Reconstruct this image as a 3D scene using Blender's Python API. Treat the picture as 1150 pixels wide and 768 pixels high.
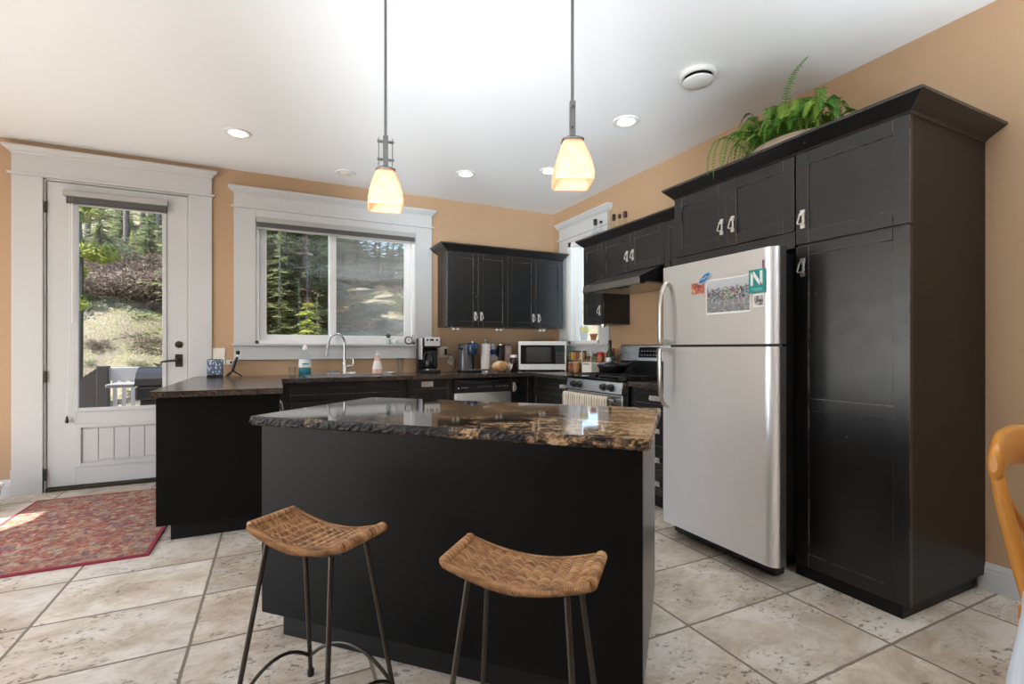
import bpy, bmesh, math, random
from mathutils import Vector, Matrix
PI = math.pi
random.seed(7)
scene = bpy.context.scene
for o in list(bpy.data.objects):
    bpy.data.objects.remove(o)
col = scene.collection

# ---------------------------------------------------------------- camera
CAM_H, YAW, FPX = 1.14, math.radians(25.9), 546.0
cd = bpy.data.cameras.new('camera')
cam = bpy.data.objects.new('camera', cd); col.objects.link(cam)
cam.location = (0, 0, CAM_H)
cam.rotation_euler = (PI / 2, 0, -YAW)
cd.sensor_width = 36.0
cd.lens = FPX / 1150 * 36.0
cd.shift_y = 8.0 / 1150
cd.clip_start = 0.05; cd.clip_end = 400
scene.camera = cam

# ---------------------------------------------------------------- view, world, sun, fill lamps
vs = scene.view_settings
vs.view_transform = 'Standard'; vs.look = 'None'; vs.gamma = 1.0; vs.use_curve_mapping = False
vs.exposure = 0.12
world = bpy.data.worlds.new('sky'); scene.world = world
world.use_nodes = True
wn = world.node_tree
bgn = wn.nodes['Background']
sky = wn.nodes.new('ShaderNodeTexSky')
sky.sky_type = 'NISHITA'; sky.sun_disc = False
sky.sun_elevation = math.radians(49); sky.sun_rotation = math.radians(-90)
wn.links.new(sky.outputs[0], bgn.inputs[0])
bgn.inputs[1].default_value = 0.5

SUN_DIR = Vector((1.0, 0.05, -1.15))
sd = bpy.data.lights.new('sun', 'SUN'); sd.energy = 16.0; sd.angle = 0.009; sd.color = (1.0, 0.95, 0.86)
so = bpy.data.objects.new('sun', sd); col.objects.link(so)
so.location = (-10, 0, 12)
so.rotation_euler = SUN_DIR.to_track_quat('-Z', 'Y').to_euler()

def area(name, loc, target, sx, sy, watts, color):
    l = bpy.data.lights.new(name, 'AREA'); l.shape = 'RECTANGLE'; l.size = sx; l.size_y = sy
    l.energy = watts; l.color = color
    o = bpy.data.objects.new(name, l); col.objects.link(o)
    o.location = loc
    o.rotation_euler = (Vector(target) - Vector(loc)).to_track_quat('-Z', 'Z').to_euler()
    return o
# added area lamps in the unseen left openings, brightening room and fridge like daylight
area('fill_left', (-3.66, 2.0, 1.35), (0, 2.0, 1.35), 2.0, 2.0, 58, (0.88, 0.94, 1.0))
area('fill_bay', (-3.50, 4.02, 1.15), (-2.64, 3.51, 1.15), 1.0, 2.0, 30, (0.95, 0.98, 1.0))
# soft uplights added out of view to brighten the ceiling and walls
def uplight(name, loc, target, watts, cone):
    l = bpy.data.lights.new(name, 'SPOT'); l.energy = watts; l.color = (0.83, 0.925, 1.0)
    l.spot_size = math.radians(cone); l.spot_blend = 0.7; l.shadow_soft_size = 0.45
    o = bpy.data.objects.new(name, l); col.objects.link(o); o.location = loc
    o.rotation_euler = (Vector(target) - Vector(loc)).to_track_quat('-Z', 'Y').to_euler()
uplight('ceiling_fill', (-1.0, 0.7, 0.95), (0.35, 2.7, 2.776), 50, 74)
uplight('ceiling_fill', (1.25, -0.6, 1.0), (1.45, 1.5, 2.776), 60, 70)
uplight('ceiling_fill', (-0.9, -0.6, 1.0), (1.9, 3.9, 2.776), 1200, 36)
uplight('ceiling_fill', (1.55, -1.0, 1.0), (1.8, -0.35, 2.776), 680, 85)
scene.cycles.transparent_max_bounces = 24

# ---------------------------------------------------------------- helpers
ORG = {}
class MB:
    def __init__(s): s.v = []; s.f = []; s.s = []
    def add(s, vs, fs, smooth=False):
        b = len(s.v); s.v += [tuple(p) for p in vs]
        for f in fs: s.f.append(tuple(b + i for i in f)); s.s.append(smooth)
        return s
    def box(s, x0, x1, y0, y1, z0, z1):
        if x0 > x1: x0, x1 = x1, x0
        if y0 > y1: y0, y1 = y1, y0
        if z0 > z1: z0, z1 = z1, z0
        return s.add([(x0,y0,z0),(x1,y0,z0),(x1,y1,z0),(x0,y1,z0),(x0,y0,z1),(x1,y0,z1),(x1,y1,z1),(x0,y1,z1)],
              [(3,2,1,0),(4,5,6,7),(0,1,5,4),(1,2,6,5),(2,3,7,6),(3,0,4,7)])
    def loft(s, rings, smooth=False, cap=True, closed=True):
        n = len(rings[0]); vs = [p for r in rings for p in r]; fs = []
        for k in range(len(rings) - 1):
            for i in range(n if closed else n - 1):
                j = (i + 1) % n
                fs.append((k*n+i, k*n+j, (k+1)*n+j, (k+1)*n+i))
        s.add(vs, fs, smooth)
        if cap:
            s.add(rings[0], [tuple(range(n))[::-1]]); s.add(rings[-1], [tuple(range(n))])
        return s
    def tube(s, pts, r, n=8, cap=True, flat=1.0, up=None, smooth=True):
        pts = [Vector(p) for p in pts]; rr = r if hasattr(r, '__len__') else [r] * len(pts)
        t0 = (pts[1] - pts[0]).normalized()
        a = Vector(up) if up else (Vector((0,0,1)) if abs(t0.z) < .9 else Vector((1,0,0)))
        nrm = (a - t0 * a.dot(t0)).normalized(); rings = []
        for i, p in enumerate(pts):
            t = (pts[min(i+1,len(pts)-1)] - pts[max(i-1,0)]).normalized()
            nrm = (nrm - t * nrm.dot(t)).normalized(); b = t.cross(nrm)
            rings.append([p + nrm*(rr[i]*math.cos(2*PI*k/n)*flat) + b*(rr[i]*math.sin(2*PI*k/n)) for k in range(n)])
        return s.loft(rings, smooth, cap)
    def lathe(s, prof, cx=0, cy=0, n=20, smooth=True, cap=True, sy=1.0):
        rings = [[(cx + r*math.cos(2*PI*k/n), cy + sy*r*math.sin(2*PI*k/n), z) for k in range(n)] for r, z in prof]
        return s.loft(rings, smooth, cap)
    def disc_lathe(s, prof, c, axis, n=16, smooth=True):
        q = Vector(axis).to_track_quat('Z', 'Y'); c = Vector(c)
        rings = [[c + q @ Vector((r*math.cos(2*PI*k/n), r*math.sin(2*PI*k/n), z)) for k in range(n)] for r, z in prof]
        return s.loft(rings, smooth, True)
    def prism(s, poly, h0, h1, plane='xy', smooth=False):
        m = {'xy': lambda a,b,h:(a,b,h), 'xz': lambda a,b,h:(a,h,b), 'yz': lambda a,b,h:(h,a,b)}[plane]
        return s.loft([[m(a,b,h0) for a,b in poly],[m(a,b,h1) for a,b in poly]], smooth)
    def grid(s, fn, nu, nv, smooth=True):
        vs = [fn(i/(nu-1), j/(nv-1)) for j in range(nv) for i in range(nu)]
        fs = [(j*nu+i, j*nu+i+1, (j+1)*nu+i+1, (j+1)*nu+i) for j in range(nv-1) for i in range(nu-1)]
        return s.add(vs, fs, smooth)
    def build(s, name, mat, parent=None, bevel=0, org=None, seg=2, fix=True):
        if parent is not None: org = ORG.get(parent.name, (0,0,0))
        if org is None:
            xs = [p[0] for p in s.v]; ys = [p[1] for p in s.v]; zs = [p[2] for p in s.v]
            org = ((min(xs)+max(xs))/2, (min(ys)+max(ys))/2, min(zs))
        me = bpy.data.meshes.new(name)
        me.from_pydata([(p[0]-org[0], p[1]-org[1], p[2]-org[2]) for p in s.v], [], s.f)
        me.polygons.foreach_set('use_smooth', s.s)
        if fix and len(s.f) < 60000:
            bm = bmesh.new(); bm.from_mesh(me)
            bmesh.ops.remove_doubles(bm, verts=bm.verts, dist=1e-6) if fix == 'merge' else None
            bmesh.ops.recalc_face_normals(bm, faces=bm.faces); bm.to_mesh(me); bm.free()
        me.materials.append(mat)
        o = bpy.data.objects.new(name, me); col.objects.link(o)
        if parent is not None: o.parent = parent
        else: o.location = org
        ORG[o.name] = org
        if bevel:
            b = o.modifiers.new('bevel', 'BEVEL'); b.width = bevel; b.segments = seg; b.limit_method = 'ANGLE'; b.angle_limit = math.radians(40)
        return o
def box(*a): return MB().box(*a)
def tag(o, label=None, cat=None, group=None, kind=None):
    if label: o['label'] = label
    if cat: o['category'] = cat
    if group: o['group'] = group
    if kind: o['kind'] = kind
    return o
def thing(name, label, cat, loc=(0,0,0), rz=0, group=None, local=False, kind=None):
    o = bpy.data.objects.new(name, None); col.objects.link(o)
    o.empty_display_size = .05
    o.location = loc; o.rotation_euler = (0,0,rz)
    ORG[o.name] = (0,0,0) if local else tuple(loc)
    return tag(o, label, cat, group, kind)
def copy_tree(o, parent=None):
    c = o.copy(); col.objects.link(c)
    if parent is not None: c.parent = parent
    for ch in list(o.children): copy_tree(ch, c)
    return c
def arc(c, r, a0, a1, n, plane='xz'):
    out = []
    for i in range(n+1):
        a = a0 + (a1-a0)*i/n; u, w = r*math.cos(a), r*math.sin(a)
        out.append({'xz':(c[0]+u,c[1],c[2]+w),'xy':(c[0]+u,c[1]+w,c[2]),'yz':(c[0],c[1]+u,c[2]+w)}[plane])
    return out

# ---------------------------------------------------------------- materials
def NM(name, base=(.8,.8,.8), rough=.5, metal=0.0, spec=None):
    m = bpy.data.materials.new(name); m.use_nodes = True
    nt = m.node_tree; b = nt.nodes['Principled BSDF']
    b.inputs['Base Color'].default_value = (*base, 1); b.inputs['Roughness'].default_value = rough
    b.inputs['Metallic'].default_value = metal
    if spec is not None: b.inputs['Specular IOR Level'].default_value = spec
    return m, nt, b
def P(name, base, rough=.5, metal=0.0, spec=None): return NM(name, base, rough, metal, spec)[0]
def N(nt, t, **kw):
    n = nt.nodes.new('ShaderNode' + t)
    for k, v in kw.items():
        if k.startswith('i_'): n.inputs[k[2:].replace('_',' ')].default_value = v
        else: setattr(n, k, v)
    return n
def L(nt, a, b): nt.links.new(a, b)
def coords(nt, scale=(1,1,1), kind='Object', rot=(0,0,0)):
    tc = N(nt, 'TexCoord'); mp = N(nt, 'Mapping'); mp.inputs['Scale'].default_value = scale; mp.inputs['Rotation'].default_value = rot
    L(nt, tc.outputs[kind], mp.inputs[0]); return mp.outputs[0]
def noise(nt, co, scale, detail=4, rough=.5, dist=0):
    n = N(nt, 'TexNoise'); n.inputs['Scale'].default_value = scale; n.inputs['Detail'].default_value = detail
    n.inputs['Roughness'].default_value = rough; n.inputs['Distortion'].default_value = dist
    if co is not None: L(nt, co, n.inputs['Vector'])
    return n.outputs['Fac']
def ramp(nt, fac, stops, const=False):
    r = N(nt, 'ValToRGB'); e = r.color_ramp.elements
    if const: r.color_ramp.interpolation = 'CONSTANT'
    while len(e) < len(stops): e.new(.5)
    for k, (p, c) in enumerate(stops):
        e[k].position = p; e[k].color = (*c, 1) if len(c) == 3 else c
    L(nt, fac, r.inputs[0]); return r.outputs[0]
def mixc(nt, fac, a, b, mode='MIX'):
    m = N(nt, 'Mix', data_type='RGBA', blend_type=mode)
    for val, s in ((fac, m.inputs[0]), (a, m.inputs[6]), (b, m.inputs[7])):
        if hasattr(val, 'links'): L(nt, val, s)
        elif hasattr(val, '__len__'): s.default_value = (*val, 1)
        else: s.default_value = val
    return m.outputs[2]
def math_(nt, op, a, b=None, c=None):
    m = N(nt, 'Math', operation=op)
    for val, s in ((a, m.inputs[0]), (b, m.inputs[1]), (c, m.inputs[2])):
        if val is None: continue
        if hasattr(val, 'links'): L(nt, val, s)
        else: s.default_value = val
    return m.outputs[0]
def bump(nt, b, h, strength=.3, dist=.01):
    n = N(nt, 'Bump'); n.inputs['Strength'].default_value = strength; n.inputs['Distance'].default_value = dist
    L(nt, h, n.inputs['Height']); L(nt, n.outputs[0], b.inputs['Normal'])
def emit(name, c, s):
    m, nt, b = NM(name, c, .5); b.inputs['Emission Color'].default_value = (*c,1); b.inputs['Emission Strength'].default_value = s
    return m
def glass(name, tint=(1,1,1), ior=1.45):
    m = bpy.data.materials.new(name); m.use_nodes = True; nt = m.node_tree
    nt.nodes.remove(nt.nodes['Principled BSDF']); out = nt.nodes['Material Output']
    t = N(nt, 'BsdfTransparent'); t.inputs[0].default_value = (*tint,1)
    g = N(nt, 'BsdfGlossy'); g.inputs['Roughness'].default_value = .02
    lw = N(nt, 'LayerWeight'); lw.inputs[0].default_value = .5
    k0 = ((ior-1)/(ior+1))**2
    fac = math_(nt, 'MULTIPLY_ADD', math_(nt, 'POWER', lw.outputs['Facing'], 4.5), .85, k0)
    mx = N(nt, 'MixShader'); L(nt, fac, mx.inputs[0]); L(nt, t.outputs[0], mx.inputs[1]); L(nt, g.outputs[0], mx.inputs[2])
    L(nt, mx.outputs[0], out.inputs[0]); return m

# painted walls / ceiling / trim
def paint(name, c, rough, amp=.04, bs=.05):
    m, nt, b = NM(name, c, rough); co = coords(nt)
    n = noise(nt, co, 2.5, 3); L(nt, mixc(nt, math_(nt,'MULTIPLY',n,amp*2), c, [x*.8 for x in c]), b.inputs['Base Color'])
    bump(nt, b, noise(nt, co, 220, 2), bs, .002); return m
M_wall = paint('tan_wall_paint', (.50,.325,.19), .6, .08, .15)
M_ceil = paint('white_ceiling_paint', (.91,.92,.93), .8, .02, .2)
M_trim = paint('white_trim_paint', (.58,.58,.575), .35, .02, .02)
M_white = P('white_plastic', (.82,.82,.80), .35)
M_cream = P('cream_plastic', (.80,.75,.66), .4)
M_vinyl = P('white_vinyl', (.85,.85,.84), .3)
M_black = P('black_plastic', (.012,.012,.013), .3)
M_blackmat = P('black_cast_iron', (.014,.014,.014), .55)
M_blackgloss = P('black_glass', (.008,.008,.009), .06)
M_chrome = P('chrome', (.75,.75,.74), .18, 1)
M_nickel = P('brushed_nickel', (.52,.51,.49), .3, 1)
M_pewter = P('pewter_pull', (.72,.69,.64), .38, .75)
M_bronze = P('dark_bronze', (.07,.06,.05), .35, .8)
M_greymetal = P('grey_steel_rod', (.13,.125,.12), .4, .7)
M_glass = glass('window_glass')
M_clear = glass('drinking_glass', (.93,.95,.95), 1.35)

def cabinet_paint():
    m, nt, b = NM('distressed_black_paint', (.016,.0155,.016), .36, spec=.6); co = coords(nt)
    bv = N(nt, 'Bevel', samples=4); bv.inputs[0].default_value = .0022
    ge = N(nt, 'NewGeometry'); d = N(nt, 'VectorMath', operation='DOT_PRODUCT')
    L(nt, bv.outputs[0], d.inputs[0]); L(nt, ge.outputs['Normal'], d.inputs[1])
    edge = math_(nt, 'LESS_THAN', d.outputs['Value'], .965)
    nz = math_(nt, 'GREATER_THAN', noise(nt, co, 9, 5, .7), .47)
    spk = ramp(nt, noise(nt, coords(nt,(1,1,.45)), 26, 3, .6), [(.735,(0,0,0)),(.76,(1,1,1))])
    wear = math_(nt, 'MAXIMUM', math_(nt,'MULTIPLY',edge,nz), math_(nt,'MULTIPLY',spk,.5))
    n2 = noise(nt, co, 3, 4)
    base = mixc(nt, n2, (.0045,.0042,.0042), (.0095,.009,.009))
    L(nt, mixc(nt, wear, base, (.34,.28,.24)), b.inputs['Base Color'])
    L(nt, math_(nt,'MULTIPLY_ADD',noise(nt,co,14,4),.14,.28), b.inputs['Roughness'])
    bump(nt, b, noise(nt, coords(nt,(1,1,.12)), 90, 3), .06, .002); return m
M_cab = cabinet_paint()
M_side = P('shaded_cabinet_side', (.0065,.0048,.0036), .4, 0, .28)  # darker brown copy of the cabinet paint, shade put into its colour
M_panel = P('shaded_cabinet_panel', (.0035,.0034,.0033), .45, 0, .15)  # same cabinet paint, the shade on these panels put into a darker tone
M_cabdark = P('black_toe_kick', (.006,.006,.006), .5, 0, .3)

def steel(name, base=(.62,.61,.60), r=.27, axis='z'):
    m, nt, b = NM(name, base, r, 1.0)
    sc = {'z':(60,60,1.5),'h':(1.5,1.5,160),'y':(60,1.5,60)}[axis]
    n = noise(nt, coords(nt, sc), 6, 3)
    L(nt, math_(nt,'MULTIPLY_ADD',n,.14,r-.05), b.inputs['Roughness'])
    bump(nt, b, n, .05, .001); return m
M_steel = steel('stainless_steel', (.96,.96,.965), .40)
def aniso(m, a=.92, rot=.25):
    nt = m.node_tree; b = nt.nodes['Principled BSDF']; tg = N(nt, 'Tangent', direction_type='RADIAL', axis='Z')
    L(nt, tg.outputs[0], b.inputs['Tangent']); b.inputs['Anisotropic'].default_value = a; b.inputs['Anisotropic Rotation'].default_value = rot
aniso(M_steel)
M_steelh = steel('stainless_steel_brushed_across', (.60,.59,.58), .27, 'y')
M_hood = steel('black_stainless_hood', (.16,.15,.145), .3, 'y')

def granite(off=0):
    m, nt, b = NM('polished_granite', (.1,.1,.1), .05); b.inputs['IOR'].default_value = 1.75; co = coords(nt, (1,1,1), rot=(0,0,.55))
    sep = N(nt,'SeparateXYZ'); tc = N(nt,'TexCoord'); L(nt, tc.outputs['Object'], sep.inputs[0])
    flow = noise(nt, coords(nt,(1.0,1.9,1.6), rot=(0,0,.35)), 3.6, 10, .68, 1.1)
    bias = math_(nt,'MULTIPLY_ADD', sep.outputs['X'], .15, -.05+off)
    f = math_(nt,'ADD', flow, bias)
    fine = noise(nt, co, 48, 7, .75, .5)
    f2 = math_(nt,'ADD', f, math_(nt,'MULTIPLY_ADD', fine, .80, -.40))
    c = ramp(nt, f2, [(.42,(.010,.009,.009)),(.48,(.045,.032,.025)),(.53,(.20,.11,.05)),(.60,(.46,.28,.14)),(.70,(.62,.47,.31)),(.80,(.20,.17,.15))])
    vor = N(nt,'TexVoronoi'); vor.inputs['Scale'].default_value = 120; L(nt, co, vor.inputs['Vector'])
    sp = ramp(nt, vor.outputs['Color'], [(.12,(.25,.25,.25)),(.3,(1,1,1))])
    L(nt, mixc(nt, .7, c, sp, 'MULTIPLY'), b.inputs['Base Color'])
    return m, nt, b
M_granite = granite()[0]
m_, nt_, b_ = granite(-.06); m_.name = 'chiselled_granite_edge'; b_.inputs['Roughness'].default_value = .35; b_.inputs['IOR'].default_value = 1.35
bump(nt_, b_, noise(nt_, coords(nt_), 42, 5, .6), .9, .012); M_granite_edge = m_

def laminate():
    m, nt, b = NM('dark_laminate_counter', (.03,.026,.025), .19); b.inputs['IOR'].default_value = 1.8; co = coords(nt)
    n = noise(nt, co, 60, 5, .7); n2 = noise(nt, co, 6, 4)
    c = ramp(nt, math_(nt,'MULTIPLY_ADD',n2,.4,math_(nt,'MULTIPLY',n,.6)), [(.35,(.016,.013,.012)),(.5,(.05,.037,.03)),(.65,(.10,.075,.06))])
    L(nt, c, b.inputs['Base Color']); return m
M_lam = laminate()

def tiles():
    m, nt, b = NM('travertine_tiles', (.6,.5,.4), .35)
    tc = N(nt,'TexCoord'); sep = N(nt,'SeparateXYZ'); L(nt, tc.outputs['Object'], sep.inputs[0])
    wob = noise(nt, tc.outputs['Object'], 14, 3); wob = math_(nt,'MULTIPLY_ADD',wob,.008,-.004)
    X = math_(nt,'ADD',sep.outputs['X'],wob); Y = math_(nt,'ADD',sep.outputs['Y'],wob)
    tx = math_(nt,'DIVIDE', math_(nt,'ADD',X,.91), .61)
    side = math_(nt,'GREATER_THAN', sep.outputs['X'], .31)
    ty = math_(nt,'DIVIDE', math_(nt,'ADD',Y, math_(nt,'MULTIPLY_ADD',side,.30,-2.22+4.35)), .435)
    fx, fy = math_(nt,'FRACT',tx), math_(nt,'FRACT',ty)
    def edge(f, w, size):
        d = math_(nt,'MULTIPLY', math_(nt,'MINIMUM', f, math_(nt,'SUBTRACT',1.0,f)), size)
        return math_(nt,'LESS_THAN', d, w)
    g = math_(nt,'MAXIMUM', edge(fx,.0062,.61), edge(fy,.0056,.435))
    cmb = N(nt,'CombineXYZ'); L(nt, math_(nt,'FLOOR',tx), cmb.inputs[0]); L(nt, math_(nt,'FLOOR',ty), cmb.inputs[1])
    wn_ = N(nt,'TexWhiteNoise'); L(nt, cmb.outputs[0], wn_.inputs['Vector'])
    # per-tile shifted coordinates
    sh = N(nt,'VectorMath',operation='MULTIPLY_ADD'); L(nt, wn_.outputs['Color'], sh.inputs[0]); sh.inputs[1].default_value=(9,9,9); L(nt, tc.outputs['Object'], sh.inputs[2])
    rt = N(nt,'Mapping'); L(nt, sh.outputs[0], rt.inputs[0]); rt.inputs['Scale'].default_value=(1.15,1.7,1)
    big = noise(nt, rt.outputs[0], 3.0, 9, .68, .5)
    c = ramp(nt, big, [(.32,(.42,.33,.245)),(.45,(.58,.49,.39)),(.56,(.70,.63,.545)),(.68,(.79,.74,.67))])
    vein = noise(nt, rt.outputs[0], 9, 8, .7, 1.2)
    c = mixc(nt, ramp(nt, vein, [(.52,(0,0,0)),(.68,(.55,.55,.55))]), c, (.44,.33,.235))
    pn = noise(nt, rt.outputs[0], 26, 6, .7, .5); pm = noise(nt, sh.outputs[0], 4.0, 3)
    pits = math_(nt,'MULTIPLY', ramp(nt, pn, [(.555,(0,0,0)),(.61,(1,1,1))]), ramp(nt, pm, [(.42,(0,0,0)),(.56,(1,1,1))]))
    c = mixc(nt, math_(nt,'MULTIPLY',pits,.85), c, (.17,.135,.105))
    tone = math_(nt,'MULTIPLY_ADD', wn_.outputs['Value'], .26, .84)
    hs = N(nt,'HueSaturation'); L(nt, tone, hs.inputs['Value']); L(nt, c, hs.inputs['Color'])
    L(nt, mixc(nt, g, hs.outputs[0], (.23,.185,.14)), b.inputs['Base Color'])
    L(nt, math_(nt,'MULTIPLY_ADD', math_(nt,'MAXIMUM',pits,g), .4, .30), b.inputs['Roughness'])
    h = math_(nt,'SUBTRACT', math_(nt,'MULTIPLY',vein,.15), math_(nt,'ADD', math_(nt,'MULTIPLY',pits,.5), g))
    bump(nt, b, h, .35, .004); return m
M_tile = tiles()

def rug():
    m, nt, b = NM('woven_red_rug', (.4,.1,.1), .95, spec=.1)
    tc = N(nt,'TexCoord'); sep = N(nt,'SeparateXYZ'); L(nt, tc.outputs['Object'], sep.inputs[0])
    co = coords(nt, (1,1,1))
    ds = N(nt,'TexNoise'); ds.inputs['Scale'].default_value=14; L(nt, co, ds.inputs['Vector'])
    va = N(nt,'VectorMath',operation='MULTIPLY_ADD'); L(nt, ds.outputs['Color'], va.inputs[0]); va.inputs[1].default_value=(.09,.09,0); L(nt, co, va.inputs[2])
    vo = N(nt,'TexVoronoi'); vo.inputs['Scale'].default_value=26; L(nt, va.outputs[0], vo.inputs['Vector'])
    sp = N(nt,'SeparateColor'); L(nt, vo.outputs['Color'], sp.inputs[0])
    c = ramp(nt, sp.outputs[0], [(0,(.42,.11,.09)),(.17,(.52,.24,.15)),(.34,(.58,.43,.27)),(.54,(.56,.49,.40)),(.69,(.17,.12,.19)),(.79,(.44,.11,.12)),(.88,(.26,.24,.17))], True)
    ring = ramp(nt, vo.outputs['Distance'], [(.22,(1,1,1)),(.32,(.5,.42,.42))], False)
    c = mixc(nt, .75, c, ring, 'MULTIPLY')
    c = mixc(nt, .4, c, ramp(nt, noise(nt,co,48,5,.75), [(.36,(.13,.05,.07)),(.5,(.42,.18,.13)),(.64,(.68,.58,.44))]))
    ax = math_(nt,'ABSOLUTE',sep.outputs['X']); ay = math_(nt,'ABSOLUTE',sep.outputs['Y'])
    e = math_(nt,'MINIMUM', math_(nt,'SUBTRACT',.485,ax), math_(nt,'SUBTRACT',.76,ay))
    bd = math_(nt,'LESS_THAN', e, .02)
    b2 = math_(nt,'MULTIPLY', math_(nt,'GREATER_THAN',e,.10), math_(nt,'LESS_THAN',e,.118))
    c = mixc(nt, math_(nt,'MULTIPLY',b2,.6), c, (.30,.22,.16))
    c = mixc(nt, bd, c, (.30,.055,.075))
    L(nt, c, b.inputs['Base Color']); bump(nt, b, noise(nt, co, 260, 2), .5, .004); return m
M_rug = rug()

def wicker():
    m, nt, b = NM('woven_wicker', (.5,.25,.1), .45); co = coords(nt)
    n = noise(nt, coords(nt,(1.3,26,6)), 6, 3, .55); n2 = noise(nt, co, 30, 3)
    c = ramp(nt, math_(nt,'MULTIPLY_ADD',n,.75,math_(nt,'MULTIPLY',n2,.25)), [(.34,(.14,.06,.022)),(.48,(.35,.165,.06)),(.62,(.58,.33,.15))])
    L(nt, c, b.inputs['Base Color']); return m
M_wicker = wicker()
def wood(name, c1, c2, sc=(2,2,30)):
    m, nt, b = NM(name, c1, .3); n = noise(nt, coords(nt, sc), 4, 6, .6, .8)
    L(nt, mixc(nt, n, c1, c2), b.inputs['Base Color']); return m
M_oak = wood('honey_oak', (.40,.145,.02), (.62,.27,.05), (6,6,1.2))
def shade_mat():
    m = bpy.data.materials.new('alabaster_shade'); m.use_nodes = True; nt = m.node_tree
    b = nt.nodes['Principled BSDF']; out = nt.nodes['Material Output']
    co = coords(nt); n = noise(nt, co, 11, 6, .6, 1.2)
    c = ramp(nt, n, [(.35,(1,.60,.37)),(.6,(1,.75,.55))])
    L(nt, c, b.inputs['Base Color']); b.inputs['Roughness'].default_value=.3
    L(nt, c, b.inputs['Emission Color']); b.inputs['Emission Strength'].default_value=.10
    t = N(nt,'BsdfTranslucent'); L(nt, c, t.inputs[0])
    tr = N(nt,'BsdfTransparent'); tr.inputs[0].default_value=(1,.8,.6,1)
    m1 = N(nt,'MixShader'); m1.inputs[0].default_value=.5; L(nt,b.outputs[0],m1.inputs[1]); L(nt,t.outputs[0],m1.inputs[2])
    m2 = N(nt,'MixShader'); m2.inputs[0].default_value=.22; L(nt,m1.outputs[0],m2.inputs[1]); L(nt,tr.outputs[0],m2.inputs[2])
    L(nt, m2.outputs[0], out.inputs[0]); return m
M_shade = shade_mat()
M_bulb = emit('lit_bulb', (1,.86,.66), 2.2)
M_can = emit('lit_downlight', (1,.90,.74), 7)
def fabric(name, c1, c2, sc, vec):
    m, nt, b = NM(name, c1, .9, spec=.15); w = N(nt,'TexWave'); w.inputs['Scale'].default_value=sc
    w.bands_direction='Y'; L(nt, coords(nt, vec), w.inputs['Vector']); w.inputs['Distortion'].default_value=.6
    L(nt, mixc(nt, ramp(nt,w.outputs['Fac'],[(.4,(0,0,0)),(.6,(1,1,1))]), c1, c2), b.inputs['Base Color']); return m
M_towel = fabric('striped_towel', (.66,.58,.47), (.40,.33,.25), 9, (0,1,0))
M_cloth = fabric('grey_table_cloth', (.47,.49,.53), (.45,.47,.51), 60, (1,1,1))

# ================================================================= SETTING
WY, RX, CZ = 5.10, 3.04, 2.776
CT = 0.895                                   # kitchen counter height
def st(o): o['kind'] = 'structure'; return o
LX, FY = -3.55, -3.25
# floor and ceiling (slabs)
st(MB().box(LX-.3, RX+.2, FY-.2, WY+.16, -.12, 0).build('floor', M_tile, org=(0,0,0)))
st(MB().box(LX-.3, RX+.2, FY-.2, WY+.2, CZ, CZ+.12).build('ceiling', M_ceil, org=(0,0,0)))
# back wall with door and window openings
DX0, DX1, DZ1 = -1.66, -.685, 2.50
WX0, WX1, WZ0, WZ1 = -.17, 1.329, 1.19, 2.365
b = MB()
b.box(-2.75, DX0, WY, WY+.15, 0, CZ); b.box(DX0, DX1, WY, WY+.15, DZ1, CZ)
b.box(DX1, WX0, WY, WY+.15, 0, CZ); b.box(WX0, WX1, WY, WY+.15, 0, WZ0); b.box(WX0, WX1, WY, WY+.15, WZ1, CZ)
b.box(WX1, RX+.15, WY, WY+.15, 0, CZ)
st(b.build('wall_back', M_wall, org=(0,0,0)))
# right wall with side window opening
RY0, RY1, RZ0, RZ1 = 4.15, 4.77, 1.20, 2.36
b = MB()
b.box(RX, RX+.15, FY, RY0, 0, CZ); b.box(RX, RX+.15, RY1, WY, 0, CZ)
b.box(RX, RX+.15, RY0, RY1, 0, RZ0); b.box(RX, RX+.15, RY0, RY1, RZ1, CZ)
st(b.build('wall_right', M_wall, org=(0,0,0)))
# unseen left wall: bay slanted to shape the sun patch, then an added opening
bd_ = Vector((-.51, -.86, 0)).normalized(); p0 = Vector((-2.62, WY, 0)); nrm_ = Vector((-.86, .51, 0)).normalized()
def bay(s0, s1, z0, z1, m):
    a, c = p0 + bd_*s0, p0 + bd_*s1; d = nrm_*.15
    q = [a, c, c+d, a+d]
    m.loft([[(p.x,p.y,z0) for p in q],[(p.x,p.y,z1) for p in q]])
b = MB()
bay(0, .84, 0, CZ, b); bay(.84, 1.9, 2.2, CZ, b); bay(1.9, 2.07, 0, CZ, b)
LY = (p0 + bd_*2.05).y; 
b.box(LX-.15, LX, 3.05, LY+.1, 0, CZ); b.box(LX-.15, LX, FY, .95, 0, CZ)
b.box(LX-.15, LX, .95, 3.05, 0, .3); b.box(LX-.15, LX, .95, 3.05, 2.4, CZ)
st(b.build('wall_left', M_wall, org=(0,0,0)))
b = MB().box(LX, RX, FY-.15, FY, 0, CZ)
st(b.build('wall_front', M_wall, org=(0,0,0)))
# baseboard on the right wall
def base_prof(): return [(0,0),(.016,0),(.016,.085),(.013,.095),(.013,.105),(.007,.118),(.004,.128),(0,.128)]
st(MB().prism([(RX-a, z) for a, z in base_prof()], FY, 1.12, 'xz').build('baseboard_right', M_trim, org=(RX,0,0)))
b = MB(); b.prism([(WY-a, z) for a, z in base_prof()], -2.49, -1.845, 'yz')
st(b.build('baseboard_back', M_trim, org=(-2,WY,0)))

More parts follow.
